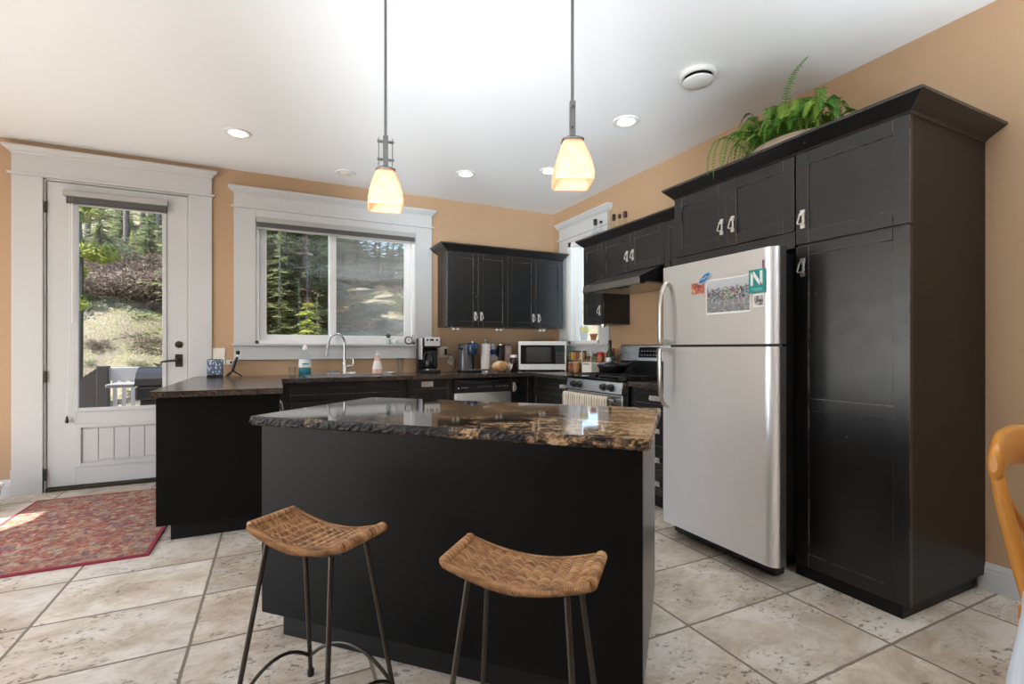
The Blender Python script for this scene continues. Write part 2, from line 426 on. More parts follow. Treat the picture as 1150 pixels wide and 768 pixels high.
# ---- casings: plinth, legs, fillet, frieze, crown, built around an opening on the wall
def casing(name, a0, a1, o0, o1, zf, zfr, zt, z0, along, wallpos, sgn, sill=None):
    # a0..a1 outer edges, o0..o1 opening edges along the wall; sgn = direction out of the wall into the room
    b = MB()
    def bx(u0,u1,d0,d1,zz0,zz1):
        if along == 'x': b.box(u0,u1, wallpos+sgn*d0, wallpos+sgn*d1, zz0, zz1)
        else: b.box(wallpos+sgn*d0, wallpos+sgn*d1, u0,u1, zz0, zz1)
    lo, hi = min(a0,a1), max(a0,a1); p0_, p1_ = min(o0,o1), max(o0,o1)
    bx(lo, p0_, 0, .02, z0, zf); bx(p1_, hi, 0, .02, z0, zf)
    if z0 == 0:
        bx(lo-.004, p0_, 0, .026, 0, .2); bx(p1_, hi+.004, 0, .026, 0, .2)
    bx(p0_, p1_, 0, .02, sill[2] if sill else zf-.002, zf) if sill else None
    bx(lo-.022, hi+.022, 0, .036, zf, zf+.018)
    bx(lo, hi, 0, .022, zf+.018, zfr)
    steps = [(zfr,.026,.004),(zfr+.012,.032,.010),(zfr+.020,.044,.020),(zt-.022,.060,.040),(zt-.016,.066,.044),(zt,.066,.044)]
    rings = []
    for z, d, e in steps:
        pts = [(lo-e,0),(hi+e,0),(hi+e,d),(lo-e,d)]
        rings.append([((u, wallpos+sgn*v, z) if along=='x' else (wallpos+sgn*v, u, z)) for u, v in pts])
    b.loft(rings)
    if sill:
        zs, za = sill[0], sill[1]
        bx(lo-.012, hi+.012, 0, .045, zs-.018, zs); bx(lo, hi, 0, .018, za, zs-.018)
        bx(lo-.004, hi+.004, 0, .024, za, za+.014)
    return st(b.build(name, M_trim, bevel=.002, org=((lo+hi)/2, wallpos, 0) if along=='x' else (wallpos,(lo+hi)/2,0)))
casing('trim_1', -1.845, -.515, DX0, DX1, 2.50, 2.665, 2.722, 0, 'x', WY, -1)
casing('trim_2', -.345, 1.508, WX0, WX1, 2.435, 2.565, 2.625, 1.19, 'x', WY, -1, (1.190, 1.042, WZ1))
casing('trim_3', 3.985, 4.94, RY0, RY1, 2.405, 2.535, 2.607, 1.19, 'y', RX, -1, (1.195, 1.06, RZ1))

# ---- exterior door (structure) with its parts
dr = thing('door_1', kind='structure', label=None, cat=None, loc=((DX0+DX1)/2, WY+.04, 0))
b = MB(); b.box(DX0, DX0+.012, WY-.0, WY+.15, 0, DZ1); b.box(DX1-.012, DX1, WY, WY+.15, 0, DZ1); b.box(DX0, DX1, WY, WY+.15, DZ1-.012, DZ1)
b.build('door_jamb', M_trim, dr)
b = MB(); b.box(DX0+.012, DX1-.012, WY-.012, WY+.14, 0, .028); b.build('threshold', M_bronze, dr, bevel=.004)
S0, S1, DB, DT = DX0+.018, DX1-.016, .034, DZ1-.018
GX0, GX1, GZ0, GZ1 = -1.462, -.870, .645, 2.325
y0, y1 = WY+.012, WY+.056
b = MB()
b.box(S0, GX0, y0, y1, DB, DT); b.box(GX1, S1, y0, y1, DB, DT); b.box(GX0, GX1, y0, y1, GZ1, DT); b.box(GX0, GX1, y0, y1, DB, .19)
b.box(GX0, GX1, y0, y1, .515, GZ0); b.box(GX0, GX1, y0+.014, y1-.01, .19, .515)
for k in range(5): # tongue-and-groove boards of the lower panel
    x = -1.425 + k*.1035
    b.box(x+.003, x+.1005, y0+.006, y0+.02, .225, .485)
b.box(GX0-.012, GX0+.03, y0-.007, y0+.02, .178, .527); b.box(GX1-.03, GX1+.012, y0-.007, y0+.02, .178, .527)
b.box(GX0+.03, GX1-.03, y0-.007, y0+.02, .497, .527); b.box(GX0+.03, GX1-.03, y0-.007, y0+.02, .178, .210)
b.build('door_slab', M_trim, dr, bevel=.002)
b = MB() # glazing bead
b.box(GX0-.016, GX0+.014, y0-.010, y0+.016, GZ0-.016, GZ1+.016); b.box(GX1-.014, GX1+.016, y0-.010, y0+.016, GZ0-.016, GZ1+.016)
b.box(GX0+.014, GX1-.014, y0-.010, y0+.016, GZ0-.016, GZ0+.014); b.box(GX0+.014, GX1-.014, y0-.010, y0+.016, GZ1-.014, GZ1+.016)
b.build('glazing_bead', M_trim, dr, bevel=.003)
MB().box(GX0, GX1, y0+.018, y0+.024, GZ0, GZ1).build('glass_pane', M_glass, dr)
for z in (.14, .92, 2.27):
    MB().tube([(S0-.006, WY-.004, z-.045),(S0-.006, WY-.004, z+.045)], .0085, 10).build('hinge', M_bronze, dr)
b = MB(); b.box(-.792, -.738, y0-.008, y0+.002, .985, 1.095)
b.tube([(-.765,y0-.004,1.045),(-.765,y0-.052,1.045)], .011, 10); b.tube([(-.755,y0-.052,1.045),(-.83,y0-.056,1.038),(-.885,y0-.05,1.03)], [.011,.010,.008], 10)
b.build('lever_handle', M_bronze, dr, bevel=.002)
MB().disc_lathe([(.03,0),(.03,.008),(.022,.014),(.012,.022),(.012,.03)], (-.765,y0,1.18), (0,-1,0), 18).build('deadbolt', M_bronze, dr)

# ---- sliding window over the sink
wd = thing('window_1', None, None, ((WX0+WX1)/2, WY+.06, WZ0), kind='structure')
b = MB()
ya, yb = WY+.0, WY+.15
b.box(WX0, WX0+.028, ya, yb, WZ0, WZ1); b.box(WX1-.028, WX1, ya, yb, WZ0, WZ1); b.box(WX0, WX1, ya, yb, WZ1-.028, WZ1); b.box(WX0, WX1, ya, yb, WZ0, WZ0+.03)
b.build('window_frame', M_vinyl, wd, bevel=.002)
def sash(x0, x1, y, w, name):
    b = MB(); z0, z1 = WZ0+.03, WZ1-.028
    b.box(x0, x0+w, y, y+.035, z0, z1); b.box(x1-w, x1, y, y+.035, z0, z1); b.box(x0+w, x1-w, y, y+.035, z0, z0+w*.95); b.box(x0+w, x1-w, y, y+.035, z1-w, z1)
    s = b.build(name, M_vinyl, wd, bevel=.003)
    MB().box(x0+w, x1-w, y+.015, y+.02, z0+w*.95, z1-w).build('pane', M_glass, s)
    return s
sash(WX0+.028, .545, WY+.055, .062, 'sash'); sash(.475, WX1-.028, WY+.095, .062, 'sash')
m_, nt_, b_ = NM('insect_screen', (.75,.74,.70), .9)
out = nt_.nodes['Material Output']; tr = N(nt_,'BsdfTransparent'); mx = N(nt_,'MixShader'); mx.inputs[0].default_value=.16
L(nt_,tr.outputs[0],mx.inputs[1]); L(nt_,b_.outputs[0],mx.inputs[2]); L(nt_,mx.outputs[0],out.inputs[0])
MB().box(.545, WX1-.10, WY+.136, WY+.138, WZ0+.05, WZ1-.05).build('insect_screen', m_, wd)
# ---- side window in the right wall
w2 = thing('window_2', None, None, (RX+.06, (RY0+RY1)/2, RZ0), kind='structure')
b = MB()
b.box(RX, RX+.15, RY0, RY0+.05, RZ0, RZ1); b.box(RX, RX+.15, RY1-.05, RY1, RZ0, RZ1); b.box(RX, RX+.15, RY0, RY1, RZ1-.05, RZ1); b.box(RX, RX+.15, RY0, RY1, RZ0, RZ0+.035)
b.box(RX+.07, RX+.12, RY1-.11, RY1-.05, RZ0, RZ1); b.box(RX+.07, RX+.12, RY0+.05, RY0+.09, RZ0, RZ1)
b.build('window_frame', M_vinyl, w2, bevel=.002)
MB().box(RX+.09, RX+.096, RY0+.08, RY1-.1, RZ0+.03, RZ1-.04).build('pane', M_glass, w2)

# ================================================================= OUTSIDE
def sstep(a, c, x):
    t = min(1, max(0, (x-a)/(c-a))); return t*t*(3-2*t)
def ground(x, y):
    d = max(y-7.5, 0)
    q = x / max(y, 1)
    steep = .45 + (.235-.45)*sstep(-.12, .12, q)
    z = -2.4 + steep*min(d, 46) + .05*max(d-46, 0)
    z += .5*math.sin(x*.35+1)*math.sin(y*.28)*min(1, d/8) + .22*math.sin(x*1.1+y*.7)*min(1,d/6)
    return z
def terrain(u, v):
    y = 5.6 + 80*v**1.5; a = -1.0 + 2.6*u
    x = a*(y+2)
    return (x, y, ground(x, y))
m_, nt_, b_ = NM('dry_hillside', (.3,.27,.15), .95, spec=.1); co = coords(nt_)
n1 = noise(nt_, co, .35, 6, .65); n2 = noise(nt_, co, 3.5, 6, .7); n3 = noise(nt_, coords(nt_,(1,1,1)), 16, 4, .7)
c = ramp(nt_, n1, [(.38,(.33,.305,.235)),(.5,(.26,.24,.17)),(.62,(.16,.135,.11))])
c = mixc(nt_, ramp(nt_, n2, [(.45,(0,0,0)),(.62,(1,1,1))]), c, (.185,.195,.095))
c = mixc(nt_, ramp(nt_, n3, [(.45,(0,0,0)),(.6,(.7,.7,.7))]), c, (.13,.105,.085))
L(nt_, c, b_.inputs['Base Color']); bump(nt_, b_, n3, .6, .08); M_hill = m_
hill = MB().grid(terrain, 150, 110).build('hillside', M_hill, org=(0,8,0)); hill['kind'] = 'structure'

def leafmat(name, stops, sc=2.2):
    m, nt, b = NM(name, stops[0], .8, spec=.15); co = coords(nt)
    n = noise(nt, co, sc, 5, .7); oi = N(nt,'ObjectInfo')
    c = ramp(nt, n, [(.35,stops[0]),(.5,stops[1]),(.68,stops[2])])
    hs = N(nt,'HueSaturation'); L(nt, math_(nt,'MULTIPLY_ADD',oi.outputs['Random'],.6,.7), hs.inputs['Value'])
    L(nt, math_(nt,'MULTIPLY_ADD',oi.outputs['Random'],.05,.475), hs.inputs['Hue']); L(nt, c, hs.inputs['Color'])
    L(nt, hs.outputs[0], b.inputs['Base Color'])
    tl = N(nt,'BsdfTranslucent'); L(nt, hs.outputs[0], tl.inputs[0]); ms = N(nt,'MixShader'); ms.inputs[0].default_value = .38
    L(nt, b.outputs[0], ms.inputs[1]); L(nt, tl.outputs[0], ms.inputs[2]); L(nt, ms.outputs[0], nt.nodes['Material Output'].inputs[0]); return m
M_fir = leafmat('fir_needles', ((.09,.12,.055),(.19,.23,.10),(.33,.36,.17)))
M_yellowgreen = leafmat('yellow_green_needles', ((.14,.20,.035),(.30,.38,.08),(.48,.54,.16)))  # natural yellow green of the young conifers and the leafy tree
M_dead = leafmat('reddish_dead_needles', ((.12,.085,.07),(.21,.15,.125),(.31,.24,.20)))
M_brush = leafmat('grey_brown_brush', ((.12,.095,.08),(.23,.185,.155),(.34,.29,.24)), 5)
M_sage = leafmat('grey_green_brush', ((.09,.115,.07),(.19,.22,.135),(.30,.33,.22)), 5)
M_bark = wood('tree_bark', (.05,.038,.03), (.11,.085,.065), (8,8,1))

rt = random.Random(3)
def conifer_mesh(h, base_r, seed, gap=0.12, sparse=1.0):
    r = random.Random(seed); b = MB()
    z = h*gap
    while z < h*.99:
        f = (z-h*gap)/(h*(1-gap)); R = base_r*(1-f)**.8*(.75+.5*r.random())+.05
        nb = max(4, int((7+5*(1-f))*sparse)); a0 = r.random()*6
        for k in range(nb):
            a = a0 + 2*PI*k/nb + r.uniform(-.25,.25); l = R*r.uniform(.6,1.1)
            droop = r.uniform(.05,.55); ca, sa = math.cos(a), math.sin(a); zj = r.uniform(-.03,.03)*h
            ns = max(3, int(l/.16))
            for i in range(ns):
                t = (i+.6)/ns; px = l*t; pz = min(z+zj, h*.985) - droop*px + .18*px*t
                w = .20*l*(1.15-t)+.06
                for s_ in (-1,1):
                    tip = (px+ w*.9, s_*w*1.1, pz - w*.35*r.random())
                    q = [(px-.05*l,0,pz+.03),(px+.07*l,0,pz+.0),tip]
                    b.add([(X*ca-Y*sa, X*sa+Y*ca, Z) for X,Y,Z in q], [(0,1,2)])
                tip = (px+w*.5, 0, pz + w*.5)
                b.add([(X*ca-Y*sa, X*sa+Y*ca, Z) for X,Y,Z in [(px-.05*l,-w*.35,pz),(px-.05*l,w*.35,pz),tip]], [(0,1,2)])
        z += h*.034*(1+.5*r.random())/max(.6,sparse)
    b.tube([(0,0,h*.9),(0,0,h)],[.03,.01],5)
    return b
def make_conifer(h, br, seed, fmat, label, group, gap=.12, sparse=1.0):
    t = thing('conifer_tree', label, 'tree', (0,0,0), 0, group, local=True)
    conifer_mesh(h, br, seed, gap, sparse).build('foliage', fmat, t, fix=False)
    MB().tube([(0,0,-.6),(0,0,h*.5),(.03,.02,h*.97)],[.012*h**.9+.03,.008*h**.9+.02,.012],7).build('trunk', M_bark, t)
    return t
L1 = 'dark green conifer in the dense forest on the steep hillside outside'
L2 = 'reddish brown dying conifer among the green trees on the hillside'
L3 = 'bright green young conifer low on the slope outside the kitchen window'
L4 = 'bare lower trunked pine on the slope seen through the glass door'
L5 = 'dark conifer on the far ridge line at the right side of the sink window'
protos = {
 'd': [make_conifer(9, 1.9, s, M_fir, L1, 'forest conifers on the hillside', .06) for s in (1,2,3)],
 'r': [make_conifer(8.5, 1.7, s, M_dead, L2, 'reddish dying conifers', .1, .8) for s in (4,)],
 'y': [make_conifer(3.4, 1.05, s, M_yellowgreen, L3, 'bright young conifers below the window', .02, 1.1) for s in (5,6)],
 'p': [make_conifer(9.5, 1.6, s, M_fir, L4, 'bare trunked pines beyond the door', .5, .7) for s in (7,8)],
 'f': [make_conifer(9.5, 2.3, s, M_fir, L5, 'conifers on the far ridge', .03, 1.35) for s in (9,10)],
}
used = {}
def plant(k, x, y, s=1.0):
    pr = protos[k]; i = rt.randrange(len(pr)); key = (k, i)
    o = pr[i] if key not in used else copy_tree(pr[i]); used[key] = 1
    o.location = (x, y, ground(x, y)); o.scale = (s*rt.uniform(.9,1.15),)*2 + (s,)
    o.rotation_euler = (0,0,rt.random()*6)
# dense forest seen through the left half of the sink window
for i in range(10):
    for j in range(9):
        y = 15 + 3.9*i + rt.uniform(-1.3,1.3); q = -.10 + .022*j + rt.uniform(-.01,.01)
        if q > .075 + .0*i: continue
        plant('r' if rt.random() < .2 else 'd', q*y, y, rt.uniform(.62,1.0))
for q, y, s in ((-.022,11.5,.72),(.012,13.2,.9),(.055,12.2,1.0),(.085,14,.85),(-.045,14.5,.85),(.035,15.5,1.1),(.068,16.5,1.2)):
    plant('y', q*y, y, s)
# pines above the grass seen through the door
for q, y, s in ((-.272,24,1.0),(-.235,27,1.1),(-.222,23,.95),(-.20,24.5,1.0),(-.186,29,1.1),(-.178,23.5,.9),(-.255,31,1.1),(-.21,33,1.15),(-.165,31,1.1),(-.29,30,1.2)):
    plant('p', q*y, y, s)
for i in range(14):
    y = rt.uniform(20,29); q = -.31+.16*rt.random(); plant('d' if i%3 else 'y', q*y, y, rt.uniform(.22,.42))
for i in range(16):
    y = rt.uniform(12.5,19); q = -.03+.105*rt.random(); plant('r' if i%4==0 else 'd', q*y, y, rt.uniform(.35,.7))
for q in (-.30,-.27,-.245,-.215,-.19,-.16,-.135):
    plant('d', q*37, 36+rt.uniform(-2,3), rt.uniform(.8,1.1))
# far ridge at the right of the window
for i in range(26):
    q = .075 + .0145*i + rt.uniform(-.005,.005); y = 52 + rt.uniform(-3,5)
    plant('f', q*y, y, rt.uniform(.62,1.12)*(1.15 if q < .13 else .9))
# broad light-green tree close to the door
def leaf_blob(b, c, R, n, r, lf=.12, sq=.8):
    for _ in range(n):
        d = Vector((r.gauss(0,1), r.gauss(0,1), r.gauss(0,1))).normalized() * R * r.uniform(.55,1.0)
        p = Vector(c) + Vector((d.x, d.y, d.z*sq)); s_ = lf*r.uniform(.6,1.4)
        u = Vector((r.gauss(0,1), r.gauss(0,1), r.gauss(0,.6))).normalized(); w = u.cross(Vector((r.gauss(0,1),r.gauss(0,1),r.gauss(0,1)))).normalized()
        b.add([p-u*s_, p+w*s_*.6, p+u*s_], [(0,1,2)])
t = thing('pine_tree', 'bright yellow green leafy tree at the left edge of the door glass', 'tree', (-3.72,13.0,ground(-3.72,13)))
b = MB(); r_ = random.Random(11); ox, oy, oz = -3.72, 13.0, ground(-3.72,13)
for k in range(26):
    a = r_.random()*6.28; zz = 1.9 + 4.2*r_.random(); rr = r_.uniform(.15,.62)*(1.15-(zz-1.9)/6)
    leaf_blob(b, (ox+rr*math.cos(a), oy+rr*math.sin(a), oz+zz), .36, 190, r_, .085, .5)
b.build('foliage', M_yellowgreen, t, fix=False)
MB().tube([(ox,oy,oz-.4),(ox+.05,oy,oz+3),(ox,oy,oz+6)],[.11,.07,.02],7).build('trunk', M_bark, t)
# brush
def make_bush(seed, mat, label, group, n=1100):
    b = MB(); r = random.Random(seed)
    for k in range(7): leaf_blob(b, (r.uniform(-.6,.6), r.uniform(-.5,.5), r.uniform(.15,.55)), r.uniform(.3,.5), n//7, r, .05)
    for k in range(12):
        a = r.random()*6.28; b.tube([(0,0,-.1),(.3*math.cos(a),.3*math.sin(a),.5),(.75*math.cos(a),.75*math.sin(a),.95*r.uniform(.6,1.1))],[.02,.012,.004],4)
    o = b.build('brush_shrub', mat, org=(0,0,0), fix=False); return tag(o, label, 'shrub', group)
bushes = [make_bush(21, M_brush, 'leafless grey brown shrub growing on the grassy slope', 'grey brown shrubs'),
          make_bush(22, M_sage, 'low grey green shrub growing on the grassy slope', 'grey green shrubs')]
ub = {}
def bush(k, x, y, s):
    o = bushes[k] if k not in ub else bushes[k].copy()
    if k in ub: col.objects.link(o)
    ub[k] = 1; o.location = (x, y, ground(x,y)-.05); o.scale = (s*1.2,s*1.2,s); o.rotation_euler=(0,0,rt.random()*6)
for i in range(60):
    y = rt.uniform(17.5,26); q = -.33 + .21*rt.random(); bush(0 if rt.random()<.7 else 1, q*y, y, rt.uniform(.6,1.3))
for i in range(34):
    y = rt.uniform(11,19); q = -.31+.17*rt.random(); bush(0 if i%3 else 1, q*y, y, rt.uniform(.18,.5))
for i in range(46):
    y = rt.uniform(13,24); q = -.06+.14*rt.random(); bush(1 if rt.random()<.6 else 0, q*y, y, rt.uniform(.7,1.4))
for i in range(46):
    y = rt.uniform(16,48); q = .085+.19*rt.random(); bush(1 if rt.random()<.55 else 0, q*y, y, rt.uniform(.5,1.1))
# dry grass tufts
b = MB(); r_ = random.Random(5)
for i in range(14000):
    y = 8.5 + 14*r_.random()**1.3; q = -.34+.50*r_.random(); x = q*y; z = ground(x,y); a = r_.random()*6.28; l = r_.uniform(.03,.10)
    b.add([(x-.006*math.cos(a),y-.006*math.sin(a),z-.02),(x+.006*math.cos(a),y+.006*math.sin(a),z-.02),(x+l*.5*math.cos(a+1),y+l*.5*math.sin(a+1),z+l)],[(0,1,2)])
g_ = b.build('dry_grass', leafmat('dry_grass_blades', ((.16,.17,.07),(.26,.25,.15),(.34,.31,.21)), 1.2), org=(0,8,0), fix=False)
tag(g_, 'dry pale grass covering the slope outside', 'grass', kind='stuff')

# ---- deck, railing, grill outside the door
m_ = wood('weathered_deck_wood', (.20,.18,.16), (.33,.30,.27), (1.5,20,4))
b = MB()
for k in range(18):
    b.box(-4.2, 3.0, 5.28+.14*k, 5.28+.14*k+.132, -.12, -.08)
b.box(-4.2, 3.0, 5.28, 7.8, -.30, -.125)
for x in (-4.0, -1.2, 1.6): b.box(x-.07, x+.07, 7.5, 7.64, -2.8, -.3)
d_ = b.build('deck', m_, org=(0,6,0)); d_['kind'] = 'structure'
M_rail = wood('grey_painted_rail', (.40,.41,.43), (.50,.51,.53), (1,1,6))
M_darkrail = P('shade_darkened_post', (.05,.045,.042), .6)  # shade on the post and stair board is put into this dark colour
rl = thing('deck_railing', 'pale grey deck railing with vertical balusters beyond the glass door', 'railing', (-1.2, 6.95, -.08))
MB().box(-1.70, 2.6, 6.93, 6.97, .78, .93).build('top_rail', M_rail, rl, bevel=.004)
MB().box(-1.70, 2.6, 6.935, 6.965, .20, .27).build('bottom_rail', M_rail, rl, bevel=.004)
for k in range(52):
    x = -1.665 + .082*k
    MB().box(x, x+.036, 6.94, 6.96, .27, .78).build('baluster', M_rail, rl)
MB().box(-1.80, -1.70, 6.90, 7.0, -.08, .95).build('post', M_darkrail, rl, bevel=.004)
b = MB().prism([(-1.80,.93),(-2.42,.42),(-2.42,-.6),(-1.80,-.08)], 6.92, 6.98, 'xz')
tag(b.build('stair_skirt', M_darkrail), 'shade-darkened sloping stair side board left of the pale deck railing', 'stair board')
gr = thing('barbecue_grill', 'black barbecue grill with side shelf standing on the deck outside', 'grill', (-1.05, 6.3, -.08))
MB().box(-1.28, -.72, 6.05, 6.5, .62, .76).build('firebox', M_black, gr, bevel=.02)
rings = []
for k in range(9):
    a = PI*k/8; rings.append([(-1.28, 6.275-.225*math.cos(a), .76+.19*math.sin(a)), (-.72, 6.275-.225*math.cos(a), .76+.19*math.sin(a))])
b = MB(); pf = [(6.275-.225*math.cos(PI*k/8), .765+.19*math.sin(PI*k/8)) for k in range(9)]
b.prism(pf, -1.28, -.72, 'yz'); b.build('lid', M_black, gr, bevel=.01)
MB().box(-1.52, -1.285, 6.08, 6.46, .755, .79).build('side_shelf', P('grey_shelf', (.2,.21,.22), .4), gr, bevel=.008)
MB().box(-1.24, -.76, 6.08, 6.47, -.0, .62).build('cart', M_black, gr, bevel=.01)
for x in (-1.24, -.80):
    for y in (6.1, 6.44): MB().box(x, x+.04, y-.02, y+.02, -.08, 0).build('leg', M_black, gr)

# ================================================================= CABINETS
def fb(b, ax, sg, front, d0, d1, a0, a1, z0, z1):
    # box on a cabinet face: ax 'x'/'y' = facing axis, sg = outward sign, d0..d1 depth INTO the cabinet
    p, q = front - sg*d0, front - sg*d1
    if ax == 'y': b.box(a0, a1, p, q, z0, z1)
    else: b.box(p, q, a0, a1, z0, z1)
def pull_mesh(ax, sg, front, a, z, h=.092):
    b = MB()
    def bx(d0,d1,a0,a1,z0,z1): fb(b, ax, sg, front, -d1, -d0, a+a0, a+a1, z+z0, z+z1)
    def pt(d,u,w): return (a+u, front+sg*d, z+w) if ax=='y' else (front+sg*d, a+u, z+w)
    bx(0,.007,-.012,.012,h*.20,h*.5); bx(0,.007,-.011,.011,-h*.5,-h*.26); bx(0,.004,-.005,.005,-h*.3,h*.25)
    bx(.004,.016,-.013,.013,h*.20,h*.32)
    b.tube([pt(.013,-.011,h*.22),pt(.02,-.018,-h*.22),pt(.021,-.012,-h*.27),pt(.021,.012,-h*.27),pt(.02,.018,-h*.22),pt(.013,.011,h*.22)], .0036, 6)
    return b
def drawer_pull_mesh(ax, sg, front, a, z, w=.10, h=.034):
    b = MB()
    def pt(d,u,q): return (a+u, front+sg*d, z+q) if ax=='y' else (front+sg*d, a+u, z+q)
    fb(b, ax, sg, front, -.004, 0, a-w/2, a+w/2, z-h/2, z+h/2)
    for s in (-1,1): fb(b, ax, sg, front, -.016, -.004, a+s*w*.32-.008, a+s*w*.32+.008, z-.002, z+h*.4)
    b.tube([pt(.013,-w*.32,h*.2),pt(.018,-w*.36,-h*.1),pt(.02,-w*.28,-h*.38),pt(.02,w*.28,-h*.38),pt(.018,w*.36,-h*.1),pt(.013,w*.32,h*.2)], .0035, 6)
    return b
def door(parent, ax, sg, front, a0, a1, z0, z1, stile=.062, panels=None, pull=None, name='door', dpull=None, mat=None):
    b = MB(); panels = panels or [(z0+stile, z1-stile)]
    fb(b,ax,sg,front,0,.021,a0,a0+stile,z0,z1); fb(b,ax,sg,front,0,.021,a1-stile,a1,z0,z1)
    prev = z0
    for (u,v) in panels:
        fb(b,ax,sg,front,0,.021,a0+stile,a1-stile,prev,u); fb(b,ax,sg,front,.009,.019,a0+stile-.002,a1-stile+.002,u-.002,v+.002); prev = v
    fb(b,ax,sg,front,0,.021,a0+stile,a1-stile,prev,z1)
    d = b.build(name, M_cab, parent, bevel=.0016)
    if pull: pull_mesh(ax,sg,front,*pull).build('pull', M_pewter, d, bevel=.0008)
    if dpull: drawer_pull_mesh(ax,sg,front,*dpull).build('pull', M_pewter, d, bevel=.0008)
    return d
def crown(name, label, x0,x1,y0,y1, z0, z1, left, right, front, back, parent=None, mat=None):
    # footprint with the sides that flare outward (amounts per side flag)
    steps = [(z0,0),(z0+.008,.006),(z0+.012,.012),(z1-.014,.072),(z1-.012,.078),(z1,.078)]
    b = MB(); rings = []
    for z, e in steps:
        rings.append([(x0-e*left, y0-e*front, z),(x1+e*right, y0-e*front, z),(x1+e*right, y1+e*back, z),(x0-e*left, y1+e*back, z)])
    b.loft(rings)
    if parent is not None: return b.build(name, M_cab, parent, bevel=.001)
    return tag(b.build(name, M_cab, bevel=.001), label, 'crown moulding')

# ---- pantry and cabinets over the refrigerator
FX = 2.374
pn = thing('pantry_cabinet', 'tall distressed black pantry cabinet right of the refrigerator', 'cabinet', (2.7, 1.35, 0))
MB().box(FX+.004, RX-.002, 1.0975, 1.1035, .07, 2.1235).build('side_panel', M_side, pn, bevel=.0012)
MB().box(FX+.022, RX-.002, 1.104, 1.594, .07, 2.1235).build('body', M_cab, pn, bevel=.0015)
MB().box(FX+.006, RX-.03, 1.126, 1.594, 0, .07).build('toe_kick', M_cabdark, pn)
door(pn,'x',-1,FX,1.096,1.590,1.668,2.122,.064,pull=(1.553,1.79))
door(pn,'x',-1,FX,1.096,1.590,.060,1.655,.064,panels=[(.122,.833),(.895,1.608)],pull=(1.553,1.548))
fcb = thing('over_fridge_cabinet', 'black two door cabinet mounted above the refrigerator', 'cabinet', (2.7, 2.0, 1.66))
MB().box(FX+.022, RX-.002, 1.597, 2.43, 1.69, 2.1235).build('body', M_cab, fcb, bevel=.0015)
MB().box(FX+.004, FX+.03, 1.599, 2.43, 1.655, 1.735).build('bottom_rail', M_cab, fcb, bevel=.0015)
door(fcb,'x',-1,FX,2.010,2.425,1.742,2.122,.060,pull=(2.045,1.862))
door(fcb,'x',-1,FX,1.600,2.006,1.742,2.122,.060,pull=(1.968,1.862))
MB().box(FX+.03, RX-.002, 2.405, 2.43, .0, 1.66).build('side_panel', M_cab, fcb)
crown('crown_molding','black flared crown moulding along the top of pantry and fridge cabinets',FX,RX-.002,1.096,2.432,2.124,2.188,1,0,1,.4)

# ---- right wall uppers
UX = 2.71
nt3 = thing('narrow_wall_cabinet','narrow tall black wall cabinet left of the range hood','cabinet',(2.88,3.83,1.375))
MB().box(UX+.021, RX-.002, 3.682, 3.982, 1.375, 2.1275).build('body', M_cab, nt3, bevel=.0015)
door(nt3,'x',-1,UX,3.684,3.980,1.378,2.124,.055,pull=(3.712,1.50))
hc = thing('hood_cabinet','short black two door cabinet directly above the range hood','cabinet',(2.88,3.28,1.80))
MB().box(UX+.021, RX-.002, 2.882, 3.678, 1.80, 2.1275).build('body', M_cab, hc, bevel=.0015)
door(hc,'x',-1,UX,3.284,3.676,1.803,2.124,.055,pull=(3.318,1.935))
door(hc,'x',-1,UX,2.884,3.278,1.803,2.124,.055,pull=(3.244,1.935))
uc = thing('wall_cabinet','black wall cabinet partly hidden behind the refrigerator top','cabinet',(2.88,2.66,1.375))
MB().box(UX+.021, RX-.002, 2.436, 2.878, 1.375, 2.1275).build('body', M_cab, uc, bevel=.0015)
door(uc,'x',-1,UX,2.440,2.876,1.378,2.124,.055)
crown('crown_molding','black crown moulding above the range hood cabinets holding small bottles',UX,RX-.002,2.466,3.984,2.128,2.195,.9,0,0,.5)

# ---- back wall uppers
UY = 4.77
for (x0, x1, lab, px) in ((1.578,2.262,'black two door wall cabinet beside the sink window','a'),(2.266,2.960,'black two door wall cabinet above the microwave','b')):
    c_ = thing('wall_cabinet', lab, 'cabinet', ((x0+x1)/2, 4.93, 1.375))
    MB().box(x0, x1, UY+.021, WY-.002, 1.375, 2.15).build('body', M_cab, c_, bevel=.0015)
    xm = (x0+x1)/2
    door(c_,'y',-1,UY,x0+.003,xm-.002,1.378,2.146,.055,pull=(xm-.034,1.485))
    door(c_,'y',-1,UY,xm+.002,x1-.003,1.378,2.146,.055,pull=(xm+.034,1.485))
crown('crown_molding','black crown moulding on top of the back wall cabinets',1.578,2.962,UY,WY-.002,2.15,2.222,1.2,.5,1,0)
M_puck = emit('puck_lens', (1,.95,.85), .15)
for x, lab in ((1.70,'leftmost under cabinet light near the coffee maker'),(2.20,'middle under cabinet light above the bread bag'),(2.74,'rightmost under cabinet light above the microwave')):
    p = thing('under_cabinet_light', lab, 'light', (x, 4.86, 1.337), group='under cabinet lights')
    for s in (-1,1): MB().box(x+s*.024-.012, x+s*.024+.012, 4.848, 4.872, 1.343, 1.360).build('lens', M_puck, p, bevel=.004)
    MB().box(x-.05, x+.05, 4.84, 4.88, 1.360, 1.375).build('housing', M_nickel, p, bevel=.002)
p = thing('under_cabinet_light','single small light under the narrow cabinet beside the side window','light',(2.80,3.78,1.35),group='under cabinet lights')
MB().lathe([(.028,1.35),(.03,1.375)],2.80,3.78,14).build('housing',M_nickel,p); MB().lathe([(.018,1.345),(.02,1.350)],2.80,3.78,14).build('lens',M_puck,p)

